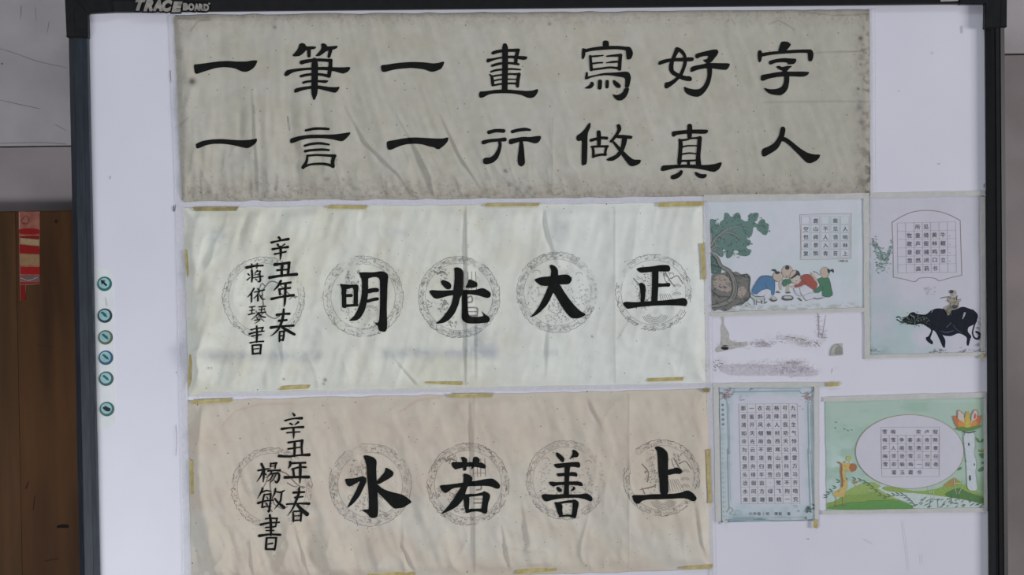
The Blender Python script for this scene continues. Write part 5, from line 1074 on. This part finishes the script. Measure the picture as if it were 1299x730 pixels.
g2 = cols(Dq('S 252,228,5 320,185,5 400,150,5 470,137,5 540,135,5 620,145,5 700,172,5 778,212,5;S 778,214,4.5 784,420,4.5 790,632,4.5;S 790,634,4.5 700,655,4.5 618,678,4.5 598,665,4.5 560,655,4.5 510,652,4.5 460,660,4.5 425,684,4.5 340,664,4.5 262,650,4.5;S 262,650,4.5 260,440,4.5 252,228,4.5'), (150, 136, 116))
Q2 = [(1090 + 293 / k7, 245 + 232 / k7), (1090 + 742 / k7, 245 + 222 / k7), (1090 + 748 / k7, 245 + 610 / k7), (1090 + 298 / k7, 245 + 618 / k7)]
g2 += grid_lines(6, 7, Q2, .42, (184, 174, 168))
marks('writing_grid', g2, SB, M['plain'], RB, lift=.0003, step=0, label='brown fan-topped outline with a ruled grid')
PI2 = []
for r_, row in enumerate(['  所见   ', ' 牧童骑黄牛,', ' 歌声振林樾,', ' 意欲捕鸣蝉,', ' 忽然闭口立。', '  高莉书  ']):
    for c_, ch in enumerate(row[:7]):
        x, y = cell(Q2, 6, 7, r_, c_)
        if ch in ',。': PI2.append(('.', x - 2.5, y + 2, 7))
        elif ch != ' ': PI2.append((ch, x - .6, y + .3, 6.8))
lettering('handwriting', PI2, SB, M['plain'], RB, (92, 92, 100), label='small handwritten characters')

# 3 — blue-bordered poem sheet
def p3c(u, v):
    c = tone(u.shape, (216, 218, 230))
    e = np.maximum(np.maximum(ss(935, 922, u), ss(1016, 1028, u)), np.maximum(ss(508, 496, v), ss(632, 650, v)))
    c = mixc(c, (198, 214, 222), .8 * e); c = mixc(c, (178, 198, 204), .5 * e * ss(.45, .7, fbm(u / 12, v / 12, 3, 71)))
    c = mixc(c, (160, 186, 196), .5 * ss(.5, .65, fbm(u / 10, v / 3, 3, 72)) * ss(648, 656, v))
    return c
SQ, RQ = poster((911, 492.5), (1033, 490.5), (1036.5, 661), (914.5, 663.5), hp(70, .7), p3c, 'pale blue bordered sheet with a tall grid of handwritten poems', step=1.3)
k8 = 7.3; Eq = lambda s: parse(s, 900, 480, k8)
FRM, FR2 = (150, 168, 174), (176, 190, 192)
b3 = cols(Eq('S 162,235,7 178,700,8;S 215,128,9 520,122,9 835,118,9;S 430,98,3 855,100,3;S 912,235,8 920,700,9;S 935,240,3 945,700,3;S 178,240,3 190,700,3;S 200,150,5 215,128,5;S 835,118,5 850,140,4 905,140,4;S 150,180,4 165,235,5;S 230,130,4 190,180,4'), FRM)
b3 += [('S', [(922.7, 570, 1.1), (924.6, 640, 1.1), (925, 646, 1.0)], FRM), ('S', [(1025, 570, 1.2), (1027.6, 640, 1.2), (1028, 646, 1)], FRM), ('S', [(1028.4, 572, .5), (1031, 640, .5)], FRM), ('S', [(925, 573, .4), (927, 636, .4)], FR2)]
b3 += [('S', [(912, 662.6, 1.0), (960, 660.6, .6), (990, 661, .7), (1031, 659.6, .6)], (96, 120, 124)), ('S', [(911.8, 492, .9), (913.4, 560, .9), (915.4, 661, 1.0)], (120, 140, 144)), ('S', [(1032, 491, .8), (1032.6, 500, .8)], (70, 80, 84)),
       ('S', [(931, 655.5, 1.0), (1000, 656.6, .9), (1022, 655, .8)], (196, 204, 192)), ('S', [(931, 657, .4), (1022, 656.6, .4)], FRM)]
b3 += [('P', [(918, 661), (930, 657.6), (945, 656.4), (960, 658.4), (990, 661)], (150, 176, 184)), ('P', [(930, 653), (935.5, 645.5), (941, 653)], (176, 204, 216)), ('P', [(952, 660.4), (963, 657), (975, 660.6)], (120, 158, 170)),
       ('P', [(1006, 642), (1010, 640), (1013, 644.4), (1008, 643)], (176, 200, 214)), ('S', [(922, 650, 1), (926, 644, 1), (930, 648, 1), (926, 652, 1), (934, 654, .8)], (170, 178, 168))]
for i_ in range(24):
    b3.append(('P', circ(916.7 + i_ * .14, 514 + i_ * 6.15, 1.5, 1.6, 8), (206, 212, 200) if i_ > 4 else (126, 140, 138)))
marks('printed_border', b3, SQ, M['print'], RQ, step=.000015, label='printed grey-blue double border')
fb = []
for cx_, cy_, n_, rr in ((921, 501, 80, 6), (1024.5, 504, 60, 5), (926, 493.5, 16, 4)):
    for _ in range(n_):
        x, y = cx_ + random.gauss(0, rr * .55), cy_ + random.gauss(0, rr * .5)
        fb.append(('P', circ(x, y, random.uniform(.4, 1.0), random.uniform(.4, .9), 6), random.choice(((176, 140, 150), (120, 104, 104), (206, 178, 184), (150, 160, 150), (196, 150, 158)))))
fb += cols(Eq('S 80,125,3 130,150,3 150,200,2;S 90,200,3 140,180,3;S 905,150,4 940,130,4 972,90,5;S 972,85,6 970,165,5;S 375,115,4 385,98,7 405,100,3'), (88, 98, 98)) + cols(Eq('S 283,165,3 300,158,3;S 280,185,4 292,178,5;S 278,202,5 300,204,5 325,198,4;S 350,170,2 356,160,2'), (130, 152, 160)) + [('S', [(1014.5, 515, 1), (1015, 516, .8)], (200, 160, 168)), ('S', [(1018, 519, .8), (1019, 520, .6)], (190, 160, 168))]
for a_, l_ in ((-2.7, 6), (-2.2, 7), (-1.2, 6), (-.5, 7), (-3.3, 6), (.5, 5), (2.4, 5), (-1.8, 8)):
    fb.append(('P', [(1026 - 1 * math.sin(a_), 648 + math.cos(a_)), (1026 + l_ * .5 * math.cos(a_) - 1.1 * math.sin(a_), 648 + l_ * .5 * math.sin(a_) + 1.1 * math.cos(a_)), (1026 + l_ * math.cos(a_), 648 + l_ * math.sin(a_)), (1026 + l_ * .4 * math.cos(a_) + .8 * math.sin(a_), 648 + l_ * .4 * math.sin(a_) - .8 * math.cos(a_))], random.choice(((66, 92, 90), (90, 116, 112)))))
fb += [('P', [(x_, y_), (x_ + 4, y_ + 2), (x_ + 7, y_ + 5), (x_ + 3, y_ + 4)], (70, 92, 90)) for x_, y_ in ((1029, 638.6), (1030, 643))] + [('P', circ(1013, 648.5, .9, n=8), (110, 130, 132)), ('P', circ(1022, 657.5, 1, 1.6, 8), (90, 116, 120))]
marks('printed_plum_blossom', fb, SQ, M['print'], RQ, lift=.0003, step=.000015, label='printed blossom twigs and bamboo leaves')
Q3 = [(900 + 272 / k8, 480 + 240 / k8), (900 + 812 / k8, 480 + 236 / k8), (1014.6, 638.6), (940.4, 639.4)]
gq = [('R', [Q3[0], Q3[1], Q3[2], Q3[3]], (218, 218, 226))] + grid_lines(12, 7, Q3, .42, (176, 174, 178))
marks('writing_grid', gq, SQ, M['plain'], RQ, lift=.00028, step=.000015, label='grey ruled writing grid')
PI3 = []
for c_, colm in enumerate(['那得清如许为有源头活水来', '一鉴开天光云影共徘徊问渠', '衣斜风细雨不须归半亩方塘', '花流水鳜鱼肥青箬笠,绿蓑', '格降人材西塞山前白鹭飞桃', '可哀我劝天公重抖擞不拘一', '九州生气恃风雷万马齐喑究']):
    for r_, ch in enumerate(colm):
        x, y = cell(Q3, 12, 7, r_, c_); PI3.append((ch, x + .1, y + .2, 6.6 if ch != ',' else 5))
for i_, ch in enumerate('六年级1班 薄歆 書'):
    if ch != ' ': PI3.append((ch, 952 + i_ * 5.4, 652, 4.4))
lettering('handwriting', PI3, SQ, M['plain'], RQ, (92, 92, 100), lift=.0009, label='small handwritten characters')

# 4 — green poster: giraffe, oval, lotus tower
def p4c(u, v):
    c = tone(u.shape, (186, 210, 198))
    c = mixc(c, (164, 196, 178), .6 * ss(.45, .65, fbm(u / 40, v / 16, 3, 81)))
    c = mixc(c, (204, 226, 222), .75 * ss(1110, 1070, u) * ss(530, 590, v) * ss(.35, .6, fbm(u / 16, v / 12, 4, 83)))
    c = mixc(c, (200, 220, 214), .5 * ss(512, 508, v)); c = mixc(c, (190, 214, 190), .5 * ss(1215, 1245, u))
    c = mixc(c, (140, 180, 110), .5 * ss(600, 620, v) * ss(1200, 1230, u))
    return c
SG, RG = poster((1046, 508.5), (1249, 503.5), (1250.5, 646), (1048, 649), hp(80, .6), p4c, 'green poster with a giraffe, a white oval of verse and a lotus-topped tower')
k9 = 4.564; Fq = lambda s: parse(s, 1040, 495, k9)
kH = 7.68; Hq = lambda s: parse(s, 1040, 560, kH)
kI = 4.87; Iq = lambda s: parse(s, 1160, 505, kI)
land = cols(Fq('P 330,560 420,560 560,590 700,570 780,505 850,560 960,620 962,692 500,692 330,640'), (148, 178, 84)) + cols(Fq('P 700,560 760,515 790,505 800,560'), (176, 152, 84)) + \
    cols(Fq('P 800,560 850,590 960,625 962,660 850,645 700,610'), (84, 132, 62)) + cols(Fq('P 350,545 400,545 350,570 400,590 560,598 700,615 860,640 962,668 962,692 545,692 480,650 400,615 330,585 330,560'), (206, 220, 220))
land += cols(Hq('P 230,510 300,460 400,415 520,395 560,420 600,440 560,455 600,485 700,540 800,580 700,590 200,600'), (160, 186, 100)) + cols(Hq('P 62,600 140,590 240,520 400,520 520,500 640,545 740,575 700,600 62,650'), (140, 172, 80)) + \
    cols(Hq('P 62,668 65,640 180,625 280,600 420,595 480,582 600,580 700,575 780,580 860,605 905,640 910,668'), (98, 158, 74)) + cols(Hq('S 180,622,4 280,598,4 420,592,4 480,580,4 600,578,4 740,572,4 860,600,4 905,640,4'), (80, 120, 60)) + \
    cols(Hq('S 380,520,3 450,498,4 540,510,4 580,530,4'), (120, 160, 80)) + cols(Hq('S 330,410,4 345,440,3'), (170, 150, 90)) + cols(Hq('P 305,400 340,385 375,395 345,420'), (170, 140, 100))
marks('printed_hills', land, SG, M['print'], RG, step=.000015, label='printed green hills and white path')
lv = []
for pth, n_ in (([(262, 370), (370, 370), (430, 390), (480, 420), (530, 460), (580, 510), (640, 545)], 9), ([(680, 530), (740, 520), (800, 515), (850, 545), (890, 580), (920, 620)], 8), ([(66, 540), (95, 500), (140, 470), (190, 390)], 5)):
    for i_ in range(n_):
        j = i_ / (n_ - 1) * (len(pth) - 1); a = int(min(j, len(pth) - 2)); f = j - a
        x = pth[a][0] * (1 - f) + pth[a + 1][0] * f; y = pth[a][1] * (1 - f) + pth[a + 1][1] * f
        for s_ in (-1, 1):
            lv += cols(Hq('S %f,%f,3 %f,%f,9 %f,%f,2' % (x - 30, y + 14 * s_ - 6, x - 10, y + 10 * s_, x + 8, y + 1)), (74, 112, 84))
for _ in range(46):
    x, y = random.uniform(1160, 1247), 641 + random.gauss(0, 3.5)
    if y < 646: lv.append(('S', [(x, y, .5), (x + 1.8, y - 1.6, 1.1), (x + 3.6, y - 2.2, .3)], random.choice(((84, 124, 96), (110, 146, 120)))))
lv += cols(Fq('S 625,560,3 635,600,3 650,640,3;S 655,560,3 660,610,3 655,650,3;S 630,590,3 658,588,3;S 775,510,3 780,560,3 790,600,3;S 830,520,3 822,560,3 800,605,3;S 780,540,3 826,540,3'), (206, 220, 200)) + \
    cols(Fq('S 630,635,4 690,632,4;S 640,640,3 632,680,3;S 680,636,3 684,680,3;S 755,600,4 800,596,4;S 762,604,3 760,650,3;S 800,600,3 806,640,3;S 770,655,5 800,660,5'), (96, 136, 110))
lv += cols(Fq('S 90,186,5 96,188,4;S 88,218,4 92,222,4;S 140,225,4 146,228,4;S 160,232,4 165,236,4;S 180,230,3 188,232,3'), (90, 120, 104))
lv += cols(Iq('P 378,240 400,262 405,278 385,270;P 405,278 412,255 432,248 425,270;P 390,320 440,318 425,335 400,335;P 310,380 325,388 335,408 315,400;P 335,408 340,385 360,378 355,400;P 395,345 420,340 438,352 432,375 410,372;P 405,400 425,392 436,400 430,414;P 390,448 410,428 434,425 425,450 400,458;P 262,440 290,425 290,440 270,450'), (88, 142, 84)) + cols(Iq('S 335,408,3 335,425,3 342,440,2'), (88, 142, 84)) + cols(Iq('P 392,322 420,312 440,318 425,330'), (214, 196, 96))
marks('printed_leaves', lv, SG, M['print'], RG, lift=.0008, step=0, label='printed dark green leaf sprigs')
tw = cols(Iq('P 302,215 370,210 372,300 368,340 380,400 375,460 384,520 385,575 325,570 322,480 318,400 308,320'), (214, 222, 228)) + cols(Iq('S 300,215,4 310,320,4 320,400,3;S 370,215,3 372,300,3 368,345,3 382,400,3 376,460,3 384,540,3'), (170, 184, 190)) + \
    cols(Iq('P 329,278 338,276 340,296 330,296;P 334,478 346,476 348,510 335,512;P 364,405 371,404 372,420 365,420'), (60, 72, 74)) + cols(Iq('S 300,208,6 335,216,7 375,206,5'), (84, 84, 72))
marks('printed_tower', tw, SG, M['print'], RG, lift=.0012, step=.000015, label='printed white round tower')
lo = cols(Iq('P 262,150 265,80 285,75 305,110 310,180;P 345,180 352,100 372,72 388,90 385,160'), (214, 206, 196)) + cols(Iq('S 264,120,4 270,76,4 300,100,4;S 352,105,4 372,72,4 388,90,4 386,120,4'), (206, 110, 92)) + \
    cols(Iq('P 232,105 262,118 290,160 310,195 270,190 248,160;P 413,103 385,120 355,160 340,192 380,188 402,160'), (208, 118, 62)) + cols(Iq('P 300,150 325,66 350,150 345,195 305,195'), (214, 176, 66)) + cols(Iq('P 262,150 285,135 305,160 312,195 280,190;P 388,150 365,132 345,160 338,195 372,190'), (222, 150, 72)) + \
    cols(Iq('P 312,190 318,130 326,100 336,130 340,190'), (206, 196, 90)) + cols(Iq('P 360,120 372,90 382,110 372,135'), (200, 116, 120)) + cols(Iq('P 245,190 290,175 330,185 370,172 415,168 400,185 365,200 320,208 280,202'), (96, 146, 66))
marks('printed_lotus', lo, SG, M['print'], RG, lift=.0014, step=.000015, label='printed orange lotus flower')
gf = cols(Hq('P 205,215 225,205 260,215 300,220 320,225 300,292 270,292 245,280 246,350 268,400 266,450 245,500 238,540 215,545 150,540 118,515 150,490 205,465 215,420 205,340 210,260'), (212, 186, 108)) + \
    cols(Hq('P 290,225 320,215 350,228 360,255 350,285 318,300 292,285 282,255'), (182, 112, 62)) + cols(Hq('S 208,230,18 210,270,20 208,310,18 214,350,18 218,400,20 214,440,18;S 195,215,14 180,205,12 170,205,8;S 240,205,8 244,195,8'), (164, 106, 62)) + \
    cols(Hq('S 152,535,8 158,580,8 156,622,8;S 222,545,8 226,590,8 230,622,8'), (196, 164, 96)) + cols(Hq('S 150,628,12 165,628,12;S 225,624,12 240,626,12'), (150, 110, 66)) + cols(Hq('S 175,490,12 190,485,10;S 236,380,8 240,395,8'), (190, 140, 80)) + \
    [('P', [(1040 + a / kH, 560 + b / kH) for a, b in circ(279, 168, 23, 22)], (190, 196, 90))] + cols(Hq('S 282,190,3 284,212,3;S 244,240,5 250,244,4'), (120, 96, 60))
marks('printed_giraffe', gf, SG, M['print'], RG, lift=.0010, step=.000015, label='small printed yellow giraffe')
ov = [('P', [(1040 + a / k9, 495 + b / k9) for a, b in circ(519, 357, 314, 215, 60)], (176, 160, 120)), ('P', [(1040 + a / k9, 495 + b / k9) for a, b in circ(519, 357, 311, 212, 60)], (216, 216, 228))]
Q4 = [(1100 + 140 / 8.11, 530 + 100 / 8.11), (1100 + 742 / 8.11, 530 + 98 / 8.11), (1100 + 738 / 8.11, 530 + 606 / 8.11), (1100 + 150 / 8.11, 530 + 610 / 8.11)]
Q4i = [(1100 + 141 / 8.11, 530 + 184 / 8.11), (1100 + 741 / 8.11, 530 + 182 / 8.11), (1100 + 738 / 8.11, 530 + 520 / 8.11), (1100 + 149 / 8.11, 530 + 524 / 8.11)]
ov += grid_lines(1, 1, Q4, .5, (182, 170, 158)) + grid_lines(4, 7, Q4i, .45, (182, 170, 158))
marks('white_oval', ov, SG, M['plain'], RG, lift=.0009, step=.000055, label='white oval with a ruled grid', L=9)
PI4 = []
for r_, row in enumerate(['雪梅  宋卢钺', '梅雪争春未肯降', '骚人阁笔费评章', '梅须逊雪三分白', '雪却输梅一段香', ' 葛玉霞书  ']):
    for c_, ch in enumerate(row):
        if ch != ' ': PI4.append((ch, 1100 + (180 + c_ * 86.5 + r_ * 1.5) / 8.11, 530 + (146 + r_ * 83.5) / 8.11, 6.0))
lettering('handwriting', PI4, SG, M['plain'], RG, (92, 92, 100), lift=.0020, label='small handwritten characters')
